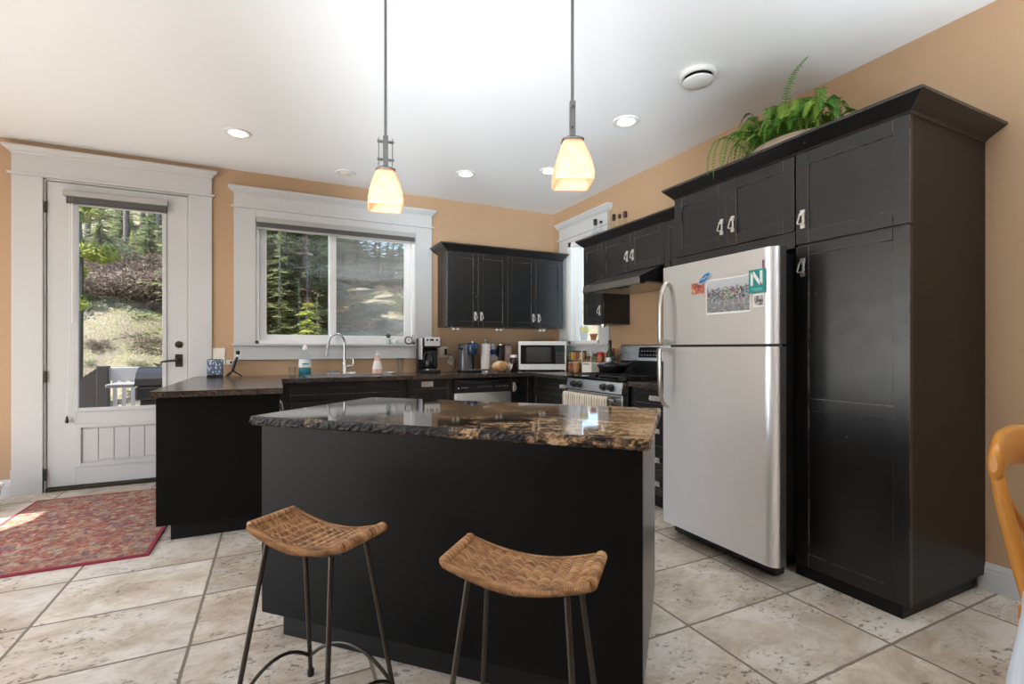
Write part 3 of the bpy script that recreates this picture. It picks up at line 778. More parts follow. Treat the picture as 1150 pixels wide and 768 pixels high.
# ---- base cabinets
BZ = CT-.036
pc = thing('peninsula_cabinet','black peninsula cabinet with plain end panel near the door','cabinet',(-.30,3.95,0))
MB().box(-.610, .0, 3.47, 4.46, .105, BZ).build('body', M_cab, pc, bevel=.0015)
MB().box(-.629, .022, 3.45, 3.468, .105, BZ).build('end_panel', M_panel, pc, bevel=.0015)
MB().box(-.629, -.612, 3.469, WY-.04, .105, BZ).build('back_panel', M_cab, pc, bevel=.0015)
MB().box(-.566, -.04, 3.505, 4.46, 0, .105).build('toe_kick', M_cabdark, pc)
door(pc,'x',1,.021,3.475,3.94,.11,BZ-.004,.06,pull=(3.51,.77)); door(pc,'x',1,.021,3.945,4.45,.11,BZ-.004,.06)
sc_ = thing('sink_cabinet','black sink base cabinet under the window','cabinet',(.55,4.8,0))
SY = 4.49
MB().box(.045, 1.095, 4.93, WY-.002, .105, BZ).build('back_panel', M_cab, sc_)
MB().box(.045, .065, SY+.022, 4.93, .105, BZ).build('side_panel', M_cab, sc_); MB().box(1.075, 1.095, SY+.022, 4.93, .105, BZ).build('side_panel', M_cab, sc_)
MB().box(.045, 1.095, SY+.07, WY-.03, 0, .105).build('toe_kick', M_cabdark, sc_)
door(sc_,'y',-1,SY,.06,1.09,.70,BZ-.004,.05,name='false_front')
door(sc_,'y',-1,SY,.06,.572,.11,.69,.06); door(sc_,'y',-1,SY,.578,1.09,.11,.69,.06)
dc = thing('drawer_cabinet','black drawer cabinet left of the dishwasher below the coffee maker','cabinet',(1.32,4.8,0))
MB().box(1.10, 1.545, SY+.022, WY-.002, .105, BZ).build('body', M_cab, dc); MB().box(1.10, 1.545, SY+.07, WY-.03, 0, .105).build('toe_kick', M_cabdark, dc)
door(dc,'y',-1,SY,1.103,1.542,.715,BZ-.004,.05,name='drawer',dpull=(1.29,.808,.115,.05))
door(dc,'y',-1,SY,1.103,1.542,.42,.705,.05,name='drawer',dpull=(1.32,.57)); door(dc,'y',-1,SY,1.103,1.542,.11,.41,.05,name='drawer',dpull=(1.32,.27))
# dishwasher
dw = thing('dishwasher','dishwasher with black control strip and steel door under the counter','dishwasher',(1.865,4.8,0))
MB().box(1.555,2.172,SY+.03,WY-.02,.10,BZ-.005).build('body',M_black,dw); MB().box(1.56,2.168,SY+.07,WY-.03,0,.10).build('toe_kick',M_cabdark,dw)
b = MB(); b.box(1.557,2.170,SY-.004,SY+.03,.715,BZ-.012); b.build('control_panel',M_black,dw,bevel=.004)
hp = [(1.60+.52*i/12, SY-.012-.012*math.sin(PI*i/12), .835-.022*math.sin(PI*i/12)) for i in range(13)]
MB().tube(hp,.012,8).build('handle',M_black,dw)
b = MB(); 
for i in range(9): b.box(1.80+.018*i,1.81+.018*i,SY-.0052,SY-.003,.765,.769)
for i in range(5): b.box(2.0+.03*i,2.012+.03*i,SY-.0052,SY-.003,.762,.772)
b.box(1.63,1.70,SY-.0052,SY-.003,.757,.764); b.build('button_legend',P('grey_legend',(.35,.35,.35),.5),dw)
MB().disc_lathe([(.008,0),(.007,.003)],(1.60,SY-.004,.757),(0,-1,0),10).build('indicator',M_white,dw)
MB().box(1.557,2.170,SY-.004,SY+.03,.10,.708).build('door_panel',M_steel,dw,bevel=.004)
# corner cabinet
cc = thing('corner_cabinet','black corner base cabinet between dishwasher and range','cabinet',(2.6,4.6,0))
CXF = 2.42
MB().box(2.19,RX-.002,SY+.022,WY-.002,.105,BZ).build('body',M_cab,cc); MB().box(CXF+.022,RX-.002,3.722,SY+.02,.105,BZ).build('body',M_cab,cc)
b = MB(); b.box(2.19,CXF+.07,SY+.07,WY-.03,0,.105); b.box(CXF+.07,RX-.03,3.722,SY+.07,0,.105); b.build('toe_kick',M_cabdark,cc)
door(cc,'y',-1,SY,2.178,CXF-.004,.11,BZ-.004,.055,pull=(2.200,.752,.10))
door(cc,'x',-1,CXF,3.735,SY-.006,.715,BZ-.004,.05,name='drawer',dpull=(3.885,.79)); door(cc,'x',-1,CXF,3.735,SY-.006,.11,.705,.06)
# drawer base between range and fridge
db = thing('drawer_cabinet','black three drawer cabinet between the range and the refrigerator','cabinet',(2.75,2.66,0))
MB().box(CXF+.022,RX-.002,2.436,2.915,.105,BZ).build('body',M_cab,db); MB().box(CXF+.07,RX-.03,2.436,2.915,0,.105).build('toe_kick',M_cabdark,db)
for z0,z1,pz in ((.715,BZ-.004,.79),(.42,.705,.56),(.305,.41,.355),(.112,.295,.19)):
    door(db,'x',-1,CXF,2.440,2.912,z0,z1,.035,name='drawer',dpull=(2.665,pz,.10,.034))

# ---- countertops
m0, m1 = CT-.036, CT
b = MB()
b.box(-.652, .040, 3.405, WY-.0, m0, m1)
SX0,SX1,SYA,SYB = .26,.96,4.60,4.93
b.box(.040, SX0, 4.44, WY, m0, m1); b.box(SX1, CXF-.03, 4.44, WY, m0, m1); b.box(SX0,SX1,4.44,SYA,m0,m1); b.box(SX0,SX1,SYB,WY,m0,m1)
b.box(CXF-.03, RX, 3.712, WY, m0, m1)
o = tag(b.build('kitchen_countertop', M_lam, org=(1.2,4.8,m0)), 'dark laminate countertop running from the peninsula under the window to the range', 'countertop')
b = MB().box(CXF-.03, RX-.001, 2.437, 2.926, m0, m1)
tag(b.build('kitchen_countertop', M_lam, bevel=.003), 'short dark countertop between range and refrigerator', 'countertop')
# sink
sk = thing('kitchen_sink','stainless sink set into the counter under the window','sink',(.61,4.765,.72))
b = MB(); b.box(SX0,SX1,SYA,SYB,.71,.715); b.box(SX0,SX0+.006,SYA,SYB,.715,m1); b.box(SX1-.006,SX1,SYA,SYB,.715,m1); b.box(SX0+.006,SX1-.006,SYA,SYA+.006,.715,m1); b.box(SX0+.006,SX1-.006,SYB-.006,SYB,.715,m1); b.box(.60,.612,SYA+.006,SYB-.006,.715,.88)
b.build('basin',M_steelh,sk)
b = MB(); z=m1+.0005
b.box(SX0-.025,SX1+.025,SYA-.022,SYA,z,z+.004); b.box(SX0-.025,SX1+.025,SYB,SYB+.035,z,z+.004); b.box(SX0-.025,SX0,SYA,SYB,z,z+.004); b.box(SX1,SX1+.025,SYA,SYB,z,z+.004)
b.build('rim',M_steelh,sk,bevel=.0015)

# ---- island
IC = Vector((.727,1.918,0)); IR = -PI/4     # e1 along the front (to the right), e2 to the back
IL, IW = 1.515, .80
isl = thing('island_cabinet','black painted kitchen island base with plain front facing the stools','kitchen island',IC,IR,local=True)
fy = -IW/2 + .032
MB().box(-IL/2+.035, IL/2-.035, fy+.022, IW/2-.03, .1, .84).build('body',M_cab,isl,bevel=.0015)
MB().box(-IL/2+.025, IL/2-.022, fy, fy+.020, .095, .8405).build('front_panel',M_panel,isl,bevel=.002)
MB().box(IL/2-.034, IL/2-.022, fy+.0205, IW/2-.03, .095, .8405).build('end_panel',P('grey_black_paint',(.05,.05,.05),.3),isl,bevel=.0015)  # end panel has an even, lighter grey than the front
MB().box(-IL/2+.10, IL/2-.10, fy+.036, IW/2-.09, 0, .1).build('toe_kick',M_cabdark,isl)
b = MB(); r_ = random.Random(2)
# slab with a chiselled edge
n_ = 150; per = []
cs = [(-IL/2,-IW/2),(IL/2,-IW/2),(IL/2,IW/2),(-IL/2,IW/2)]
for k in range(4):
    a, c = Vector(cs[k]), Vector(cs[(k+1)%4]); m = int((c-a).length/.012)
    for i in range(m): per.append(a + (c-a)*i/m)
nc = Vector((0,0))
def ringz(z, jit, ins):
    out = []
    for p in per:
        d = Vector((max(-1,min(1,p.x/(IL/2))) if abs(p.x)>IL/2-.001 else 0, max(-1,min(1,p.y/(IW/2))) if abs(p.y)>IW/2-.001 else 0))
        e = -ins + r_.uniform(-jit,jit); out.append((p.x+d.x*e, p.y+d.y*e, z + r_.uniform(-jit,jit)*.5))
    return out
sl = thing('granite_slab','polished brown and black granite slab lying on the island','countertop',(IC.x,IC.y,.8405),IR,local=True)
z0, z1 = .0, .0365
rr = [ringz(z0,0,.006),ringz(z0+.006,.0025,.001),ringz(z0+.014,.0035,-.001),ringz(z0+.022,.0035,-.001),ringz(z0+.030,.0025,.0005),ringz(z1-.001,0,.002)]
MB().loft(rr,False,True).build('chiselled_edge',M_granite_edge,sl)
MB().loft([ringz(z1-.0012,0,.003),ringz(z1,0,.004)],False,True).build('top_surface',M_granite,sl)

# ---- refrigerator
fr = thing('refrigerator','stainless top freezer refrigerator with photos and magnets on its door','refrigerator',(2.6,1.93,0))
b = MB(); b.box(2.225,RX-.05,1.608,2.29,.075,1.625); b.build('body',M_black,fr,bevel=.006)
MB().box(2.235,2.30,1.60,2.285,.012,.078).build('kick_grille',M_black,fr,bevel=.004)
b = MB()
for y in (1.64,2.25): b.tube([(2.28,y,0),(2.28,y,.02)],.022,10); b.tube([(2.9,y,0),(2.9,y,.08)],.022,10)
b.build('foot',M_black,fr)
def fdoor(name, z0, z1):
    n=8; prof=[(2.222,2.288),(2.150,2.288),(2.143,2.285),(2.140,2.278)]
    prof += [(2.140,1.588)]
    for i in range(1,n+1):
        a=PI/2*i/n; prof.append((2.140+.042*(1-math.cos(a)), 1.588-.052*math.sin(a)))
    prof += [(2.222,1.536)]
    b=MB(); b.prism(prof,z0,z1); return b
d1 = fdoor('freezer_door',1.166,1.636).build('freezer_door',M_steel,fr,bevel=.002)
d2 = fdoor('fridge_door',.088,1.152).build('fridge_door',M_steel,fr,bevel=.002)
MB().box(2.205,2.224,1.545,2.285,.09,1.63).build('door_gasket',M_black,fr)
M_handle = steel('brushed_handle',(.55,.52,.49),.3)
def strap(pts, parent):
    b = MB(); b.tube(pts,[.017]*len(pts),10,flat=.5,up=(1,0,0)); return b.build('handle',M_handle,parent)
yh=2.245
strap([(2.142,yh,1.545),(2.122,yh,1.535),(2.10,yh,1.505),(2.086,yh,1.46),(2.078,yh,1.40),(2.076,yh,1.30),(2.076,yh,1.20),(2.080,yh,1.182)],d1)
strap([(2.080,yh,1.140),(2.076,yh,1.12),(2.076,yh,1.0),(2.078,yh,.93),(2.086,yh,.87),(2.10,yh,.825),(2.122,yh,.797),(2.142,yh,.790)],d2)
for d,z in ((d1,1.185),(d2,1.135)): MB().box(2.074,2.141,yh-.012,yh+.012,z-.012,z+.012).build('handle_mount',M_handle,d,bevel=.003)
MB().box(2.15,2.27,1.60,1.68,1.627,1.648).build('hinge_cover',M_black,fr,bevel=.006)
# things stuck on the freezer door
px = 2.1395
m_, nt_, b_ = NM('crowd_photo',(.5,.5,.5),.35); tc=N(nt_,'TexCoord'); co=tc.outputs['Object']
vo=N(nt_,'TexVoronoi'); vo.inputs['Scale'].default_value=75; L(nt_,co,vo.inputs['Vector'])
hs=N(nt_,'HueSaturation'); hs.inputs['Saturation'].default_value=.45; hs.inputs['Value'].default_value=.62; L(nt_,vo.outputs['Color'],hs.inputs['Color'])
sep=N(nt_,'SeparateXYZ'); L(nt_,co,sep.inputs[0])
nz=math_(nt_,'MULTIPLY_ADD',noise(nt_,co,40,3),.06,-.03)
zz=math_(nt_,'ADD',sep.outputs['Z'],nz)
c=ramp(nt_,math_(nt_,'MULTIPLY',zz,5.6),[(.0,(.22,.24,.26)),(.33,(.30,.30,.32)),(.36,(1,1,1)),(.72,(1,1,1)),(.75,(.50,.52,.54)),(1,(.54,.56,.60))])
f=ramp(nt_,math_(nt_,'MULTIPLY',zz,5.6),[(.0,(.5,.5,.5)),(.33,(.5,.5,.5)),(.36,(1,1,1)),(.72,(1,1,1)),(.76,(.06,.06,.06))])
cc_=mixc(nt_,f,c,mixc(nt_,1.0,hs.outputs[0],ramp(nt_,noise(nt_,co,90,3,.7),[(.38,(.12,.12,.13)),(.62,(1,1,1))]),'MULTIPLY')); L(nt_,cc_,b_.inputs['Base Color']); M_photo=m_
ph=thing('photograph','large crowd photo print stuck on the freezer door','photo',(px,1.81,1.335))
MB().box(px-.0012,px,1.668,1.948,1.327,1.518).build('paper_border',M_white,ph)
MB().box(px-.0018,px-.0011,1.674,1.942,1.338,1.512).build('print',M_photo,ph)
M_teal=P('teal_magnet',(.0,.26,.25),.4)
mg=thing('letter_magnet','teal square magnet with white letter N on the freezer door','magnet',(px,1.63,1.42))
MB().box(px-.006,px,1.585,1.676,1.418,1.534).build('plate',M_teal,mg,bevel=.002)
b=MB(); X0,X1=px-.0075,px-.0055
def yz(poly): b.prism(poly,X0,X1,'yz')
ya,yb=1.664,1.598  # the reader sees +y on the left
yz([(ya,1.455),(ya,1.525),(ya-.014,1.525),(ya-.014,1.455)]); yz([(yb,1.455),(yb,1.525),(yb+.014,1.525),(yb+.014,1.455)])
yz([(ya,1.525),(ya-.018,1.525),(yb,1.455),(yb+.018,1.455)])
b.build('letter',M_white,mg)
b=MB(); b.box(X0+.0005,X1,1.60,1.66,1.436,1.440); b.box(X0+.0005,X1,1.60,1.648,1.428,1.431); b.build('caption_line',P('pale_teal',(.25,.55,.53),.5),mg)
b=MB(); yc,zc=1.957,1.532
poly=[(yc+.045*math.cos(t)*.9-.022*math.sin(t)*.35, zc-.018*math.cos(t)+.026*math.sin(t)) for t in [2*PI*i/28 for i in range(28)]]
om=thing('oval_magnet','blue oval magnet with pale rim beside the crowd photo','magnet',(px,yc,zc-.03))
b.prism(poly,px-.005,px-.0014,'yz'); b.build('plate',P('pale_blue_rim',(.45,.62,.75),.35),om)
b=MB(); poly2=[(yc+(y-yc)*.86, zc+(z-zc)*.84) for y,z in poly]; b.prism(poly2,px-.0056,px-.0048,'yz'); b.build('face',P('magnet_blue',(.02,.14,.38),.3),om)
b=MB(); b.tube([(px-.006,yc+.024,zc-.010),(px-.006,yc+.01,zc+.004),(px-.006,yc+.004,zc-.006),(px-.006,yc-.012,zc+.008),(px-.006,yc-.022,zc+.006)],.002,5); b.build('script_mark',M_white,om)
m_,nt_,b_=NM('red_picture',(.4,.1,.08),.4); co=coords(nt_); L(nt_,ramp(nt_,noise(nt_,co,34,4,.7),[(.36,(.05,.025,.02)),(.48,(.5,.09,.06)),(.58,(.6,.27,.16)),(.68,(.75,.62,.5))]),b_.inputs['Base Color'])
tag(MB().box(px-.003,px,1.965,2.052,1.452,1.512).build('picture_magnet',m_,bevel=.001),'small red picture magnet under the blue oval','magnet')
m_,nt_,b_=NM('grey_snapshot',(.4,.4,.4),.4); co=coords(nt_); L(nt_,ramp(nt_,noise(nt_,co,45,4,.7),[(.40,(.04,.04,.045)),(.5,(.35,.34,.34)),(.62,(.68,.67,.66))]),b_.inputs['Base Color'])
sp_=thing('snapshot','small black and white snapshot below the letter magnet','photo',(px,1.62,1.348))
MB().box(px-.001,px,1.593,1.652,1.346,1.414).build('paper_border',M_white,sp_); MB().box(px-.0016,px-.0009,1.598,1.647,1.356,1.404).build('print',m_,sp_)
b=MB().tube([(px-.004,1.598,1.535),(px-.004,1.598,1.575)],.003,6); tag(b.build('pen_clip',P('red_blue_clip',(.25,.08,.16),.4)),'thin red clip standing above the letter magnet','clip')

# ---- range
rg = thing('gas_range','stainless gas range with black cooktop and knobs on the front','stove',(2.68,3.32,0))
ry0, ry1 = 2.932, 3.706
MB().box(2.40,RX-.01,ry0,ry1,.03,.885).build('body',M_black,rg,bevel=.003)
b=MB()
for x in (2.46,2.98):
    for y in (ry0+.05,ry1-.05): b.tube([(x,y,0),(x,y,.03)],.02,8)
b.build('foot',M_black,rg)
MB().box(2.352,RX-.09,ry0,ry1,.885,.905).build('cooktop',M_blackgloss,rg,bevel=.004)
b=MB(); b.prism([(2.338,.795),(2.40,.795),(2.40,.884),(2.356,.884)],ry0+.002,ry1-.002,'xz'); cpn=b.build('control_panel',M_steelh,rg,bevel=.003)
for y in (3.585,3.495,3.16,3.06):
    MB().disc_lathe([(.030,0),(.030,.008),(.024,.012),(.022,.03),(.018,.034)],(2.345,y,.838),(-1,0,.2),18).build('knob',M_black,cpn)
b=MB(); b.box(2.352,2.40,ry0+.004,ry1-.004,.19,.785); od=b.build('oven_door',M_steelh,rg,bevel=.004)
MB().box(2.349,2.353,ry0+.10,ry1-.10,.30,.64).build('oven_window',M_blackgloss,od,bevel=.002)
MB().box(2.356,2.40,ry0+.006,ry1-.006,.765,.793).build('vent_strip',M_black,rg)
b=MB(); b.tube([(2.305,ry0+.04,.748),(2.305,ry1-.04,.748)],.012,10)
for y in (ry0+.07,ry1-.07): b.tube([(2.305,y,.748),(2.352,y,.748)],.010,8)
b.build('handle',M_nickel,od)
MB().box(2.358,2.40,ry0+.004,ry1-.004,.04,.18).build('storage_drawer',M_steelh,rg,bevel=.004)
# grates
for yc in (3.12,3.52):
    b=MB(); zz=.928
    for x in (2.40,2.62,2.86): b.box(x-.006,x+.006,yc-.17,yc+.17,zz-.012,zz)
    for y in (yc-.17,yc-.06,yc+.06,yc+.17): b.box(2.40,2.86,y-.006,y+.006,zz-.012,zz)
    for x in (2.40,2.86):
        for y in (yc-.17,yc+.17): b.box(x-.007,x+.007,y-.007,y+.007,.905,zz)
    b.build('burner_grate',M_blackmat,rg,bevel=.002)
for yc in (3.12,3.52):
    for xc in (2.51,2.74):
        MB().lathe([(.045,.905),(.045,.912),(.03,.914),(.03,.922),(.0,.922)],xc,yc,16).build('burner',M_blackmat,rg)
b=MB(); b.prism([(2.945,.905),(RX-.012,.905),(RX-.012,1.17),(2.965,1.17),(2.945,1.14)],ry0,ry1,'xz'); b.build('backguard_base',M_black,rg,bevel=.004)
b=MB(); b.prism([(2.925,1.035),(2.95,1.035),(2.975,1.178),(2.955,1.178),(2.946,1.172)],ry0+.004,ry1-.004,'xz'); bgd=b.build('backguard',M_steelh,rg,bevel=.004)
b=MB(); b.prism([(2.9245,1.065),(2.94,1.065),(2.955,1.158),(2.939,1.158)],3.17,3.43,'xz'); dsp=b.build('display',M_blackgloss,bgd)
b=MB()
for i in range(6):
    for j in range(2): b.box(2.923+.004*j,2.929+.004*j,3.19+.038*i,3.206+.038*i,1.085+.035*j,1.090+.035*j)
b.build('button_legend',P('pale_legend',(.4,.45,.42),.4),dsp)
# towel
def towelf(u,v):
    y=3.045+.63*u; s=v*.72
    w=.006*math.sin(u*34)*min(1,v*2)
    if s<.34: return (2.318+w*.4, y, .765-.34+s) if False else (2.3215+w*.3, y, .765-.30*(1-s/.34))
    if s<.38:
        a=(s-.34)/.04*PI; return (2.305+.0165*math.cos(a), y, .765+.0-.0+.0165*math.sin(a)-.008)
    return (2.2875-abs(w)*.8-.004*math.sin(u*21)*(v), y, .757-(s-.38)*.82)
tw=MB().grid(towelf,70,40).build('dish_towel',M_towel,org=(2.3,3.36,.48)); sl_=tw.modifiers.new('solid','SOLIDIFY'); sl_.thickness=.003; sl_.offset=0
tag(tw,'beige striped dish towel hanging over the oven door handle','towel')

# ---- hood
hd=thing('range_hood','slanted dark range hood under the short cabinet','range hood',(2.77,3.3,1.64))
b=MB(); b.prism([(2.50,1.645),(2.50,1.70),(2.72,1.798),(RX-.003,1.798),(RX-.003,1.665),(2.56,1.665),(2.545,1.645)],2.915,3.674,'xz'); b.build('canopy',M_hood,hd,bevel=.003)
MB().box(2.496,2.504,2.913,3.676,1.642,1.698).build('front_lip',steel('hood_lip_steel',(.19,.185,.18),.3,'y'),hd,bevel=.003)
MB().box(2.56,RX-.02,2.93,3.66,1.655,1.6645).build('filter_panel',P('hood_filter_cream',(.50,.43,.33),.4,.5),hd)
MB().box(2.57,2.62,3.18,3.30,1.649,1.655).build('switch_plate',M_black,hd)

# ================================================================= FURNITURE AND FITTINGS
# ---- wicker stools (local: x along the seat, y towards the island)
def seat_z(u): return .558 + .036*abs(2*u-1)**1.8         # saddle
SLN, SWD = .375, .168
def seat_pt(u, v, off=0):
    x = (u-.5)*SLN; y = (v-.5)*SWD*(1+.10*(1-abs(2*u-1)))
    return (x, y, seat_z(u) + off)
def weave(u, v):
    ribs = 11; strands = 26
    t = min(1, max(0,(u-.02)/.96)); s = min(1, max(0,(v-.05)/.9))
    rb = abs(math.sin(PI*t*ribs)); st_ = math.cos(2*PI*s*strands + (PI if int(t*ribs)%2 else 0))
    e = min(u, 1-u)*30; f = min(v,1-v)*14; k = min(1,e,f)
    return seat_pt(u, v, (.0085*rb**.7 + .0030*st_*(.35+.65*rb))*k)
def wrap_roll(pts, r, parent, name, turns):
    # a rolled border of wound cane: a tube whose radius ripples with every turn
    P_ = [Vector(p) for p in pts]; segs=[]; 
    Ls=[0]
    for i in range(1,len(P_)): Ls.append(Ls[-1]+(P_[i]-P_[i-1]).length)
    out=[]; rr=[]; m=turns*4
    for k in range(m+1):
        d=Ls[-1]*k/m; i=1
        while i<len(Ls)-1 and Ls[i]<d: i+=1
        f=(d-Ls[i-1])/(Ls[i]-Ls[i-1]); out.append(P_[i-1].lerp(P_[i],f)); rr.append(r*(1+.14*math.sin(k*PI/2)) )
    return MB().tube(out, rr, 10).build(name, M_wicker, parent)
def make_stool(label):
    t = thing('bar_stool', label, 'stool', (0,0,0), 0, 'wicker saddle stools at the island', local=True)
    t['label']=label
    s = MB().grid(weave, 200, 190).build('seat', M_wicker, t); so_=s.modifiers.new('solid','SOLIDIFY'); so_.thickness=.012; so_.offset=-1
    for v in (0,1): wrap_roll([seat_pt(i/24, v, .001) for i in range(25)], .0115, t, 'border_roll', 62)
    for u in (0,1): wrap_roll([seat_pt(u, j/6, .004) for j in range(7)], .0135, t, 'end_roll', 34)
    feet = {}
    for i, sx in enumerate((-1,1)):
        for j, sy in enumerate((-1,1)):
            top=(sx*.128, sy*.070, .555); ft=(sx*.183, sy*.150, .012)
            l=MB().tube([top,((top[0]+ft[0])/2,(top[1]+ft[1])/2,(top[2]+ft[2])/2),ft],.0075,10).build('leg',M_bronze,t)
            MB().lathe([(.011,0),(.012,.004),(.012,.022),(.009,.026)],ft[0],ft[1],12).build('foot_cap',M_black,l)
            feet[(sx,sy)]=(Vector(top),Vector(ft))
    def at_(k,z): a,c=feet[k]; f=(a.z-z)/(a.z-c.z); return a.lerp(c,f)
    for a,c in (((-1,-1),(1,-1)),((-1,1),(1,1)),((-1,-1),(-1,1)),((1,-1),(1,1))):
        A,B=at_(a,.075),at_(c,.075); long_=a[1]==c[1]
        pts=[]
        for i in range(17):
            s=i/16; p=A.lerp(B,s); p.z += (.085 if long_ else .07)*4*s*(1-s); pts.append(p)
        MB().tube(pts,.0058,8).build('footrest_arch',M_bronze,t)
    # frame rods under the seat
    b=MB()
    for sy in (-1,1): b.tube([(x*SLN*.46, sy*.070, seat_z(.5+x*.46)-.016) for x in (-1,-.5,0,.5,1)],.006,8)
    b.build('seat_frame',M_bronze,t)
    return t
s1 = make_stool('left wicker saddle stool, nearer the door end of the island')
s1.location=(.112,1.600,0); s1.rotation_euler=(0,0,-math.radians(50))
s2 = copy_tree(s1); s2['label']='right wicker saddle stool in front of the island middle'
s2.location=(.578,1.118,0); s2.rotation_euler=(0,0,-math.radians(45))

# ---- pendants
def make_pendant(loc, rz, label, turn=0):
    t = thing('pendant_light', label, 'pendant lamp', (loc[0],loc[1],loc[2]), rz, 'pendant lights over the island', local=True)
    def ring(z, w, rd):
        pts=[]; n=6; r=w*rd
        for q,(sx,sy) in enumerate(((1,1),(-1,1),(-1,-1),(1,-1))):
            a0=q*PI/2
            for i in range(n+1):
                a=a0+PI/2*i/n; pts.append((sx*(w-r)+r*math.cos(a), sy*(w-r)+r*math.sin(a), z))
        return pts
    prof=[(.000,.0735,.22),(.006,.0755,.22),(.03,.0765,.22),(.07,.070,.26),(.11,.059,.34),(.15,.045,.42),(.168,.036,.5)]
    b=MB().loft([ring(*p) for p in prof],True,False); sh=b.build('shade',M_shade,t); so_=sh.modifiers.new('solid','SOLIDIFY'); so_.thickness=.005; so_.offset=-1
    MB().loft([ring(.166,.042,.6),ring(.172,.043,.6),ring(.178,.036,.7),ring(.184,.014,.9)],False).build('cap',M_greymetal,t,bevel=.001)
    bl=MB().lathe([(.006,.035),(.022,.042),(.031,.062),(.028,.085),(.016,.105),(.013,.13)],0,0,16).build('bulb',M_bulb,t)
    MB().lathe([(.016,.128),(.016,.17)],0,0,12).build('socket',M_greymetal,t)
    stm=MB().box(-.011,.011,-.011,.011,.182,.325).build('stem_block',M_greymetal,t,bevel=.002)
    b=MB()
    for z in (.215,.295): b.box(-.036,.036,-.006,.006,z,z+.008)
    for s in (-1,1): b.tube([(s*.030,0,.192),(s*.030,0,.315)],.002,6)
    br=b.build('bracket',M_greymetal,stm); br.rotation_euler=(0,0,turn)
    MB().tube([(0,0,.32),(0,0,CZ-loc[2]-.02)],.0062,10).build('rod',M_greymetal,t)
    MB().lathe([(.0,CZ-loc[2]-.001),(.06,CZ-loc[2]-.001),(.06,CZ-loc[2]-.012),(.045,CZ-loc[2]-.024),(.012,CZ-loc[2]-.03),(.0,CZ-loc[2]-.03)],0,0,24).build('ceiling_canopy',M_greymetal,t)
    l=bpy.data.lights.new('pendant_bulb_light','POINT'); l.energy=.18; l.color=(1,.82,.62); l.shadow_soft_size=.03
    lo=bpy.data.objects.new('pendant_bulb_light',l); col.objects.link(lo); lo.parent=t; lo.location=(0,0,.025)
    return t
make_pendant((.442,2.208,1.770),math.radians(-9),'left square alabaster pendant lamp in front of the sink window')
make_pendant((1.043,1.607,1.782),math.radians(-24),'right square alabaster pendant lamp nearer the refrigerator', PI/2)

# ---- recessed lights and ceiling vent
for x,y,lit,lab in ((-.26,4.212,1,'recessed ceiling light nearest the glass door'),(.581,4.733,0,'unlit recessed ceiling light above the sink window'),
                    (1.592,4.267,1,'recessed ceiling light between the two pendant lamps'),(2.26,2.782,1,'recessed ceiling light nearest the round vent'),
                    (2.26,3.868,1,'recessed ceiling light partly hidden behind the right pendant shade')):
    t=thing('recessed_light',lab,'ceiling light',(x,y,CZ),group='recessed ceiling lights')
    z=CZ
    MB().lathe([(.092,z-.0005),(.092,z-.004),(.086,z-.008),(.068,z-.009),(.062,z-.004),(.056,z-.002)],x,y,28,cap=False).build('trim_ring',M_white,t)
    MB().lathe([(.056,z-.004),(.05,z-.011),(.03,z-.018),(.004,z-.020)],x,y,24).build('lamp',M_can if lit else M_cream,t)
    if lit:
        l=bpy.data.lights.new('downlight','SPOT'); l.energy=20; l.color=(1,.95,.87); l.spot_size=math.radians(110); l.spot_blend=.8; l.shadow_soft_size=.05
        lo=bpy.data.objects.new('downlight',l); col.objects.link(lo); lo.parent=t; lo.location=(0,0,-.03)
t=thing('ceiling_vent','round white air vent on the ceiling above the refrigerator','vent',(2.258,2.117,CZ))
x,y,z=2.258,2.117,CZ
MB().lathe([(.105,z-.0005),(.105,z-.020),(.099,z-.026),(.085,z-.026),(.078,z-.012)],x,y,36,cap=False).build('vent_ring',M_white,t)
MB().lathe([(.002,z-.055),(.06,z-.055),(.066,z-.052),(.086,z-.050),(.088,z-.044),(.08,z-.038),(.002,z-.036)],x,y,36).build('vent_disc',M_white,t)
MB().lathe([(.03,z-.001),(.03,z-.037)],x,y,16).build('stem',M_black,t)
MB().lathe([(.078,z-.001),(.076,z-.004),(.03,z-.005)],x,y,30).build('throat_shade',M_black,t)  # black disc stands in for the shade inside the vent

# ---- blinds
M_slat=P('grey_blind_slat',(.16,.155,.15),.5); M_head=P('grey_blind_headrail',(.42,.41,.39),.45)
t=thing('window_blind','raised grey blind at the top of the sink window','blind',(.58,5.085,2.26))
x0,x1=WX0+.006,WX1-.006
MB().box(x0,x1,5.066,5.099,2.318,2.362).build('headrail',M_slat if False else M_head,t,bevel=.002)
b=MB()
for k in range(14): b.box(x0+.004,x1-.004,5.068,5.097,2.272+.0033*k,2.2738+.0033*k)
b.build('slat_stack',M_slat,t); MB().box(x0+.004,x1-.004,5.067,5.098,2.256,2.271).build('bottom_rail',M_head,t,bevel=.002)
MB().tube([(WX0+.05,5.062,2.32),(WX0+.05,5.062,1.72)],.0035,6).build('tilt_wand',M_clear,t)
t=thing('window_blind','raised grey blind at the top of the glass door','blind',(-1.18,5.07,2.31))
MB().box(-1.535,-.842,5.062,5.108,2.372,2.418).build('headrail',M_head,t,bevel=.003)
b=MB()
for k in range(12): b.box(-1.515,-.848,5.070,5.100,2.330+.0033*k,2.3318+.0033*k)
b.build('slat_stack',M_slat,t); MB().box(-1.515,-.848,5.069,5.101,2.316,2.329).build('bottom_rail',P('dark_blind_rail',(.06,.06,.058),.4),t,bevel=.002)
b=MB().tube([(-1.495,5.074,2.37),(-1.497,5.078,1.2),(-1.512,5.080,.62)],.0022,5); b.build('pull_cord',M_white,t)
MB().tube([(-1.478,5.076,2.37),(-1.478,5.076,1.35)],.004,6).build('tilt_wand',M_white,t)
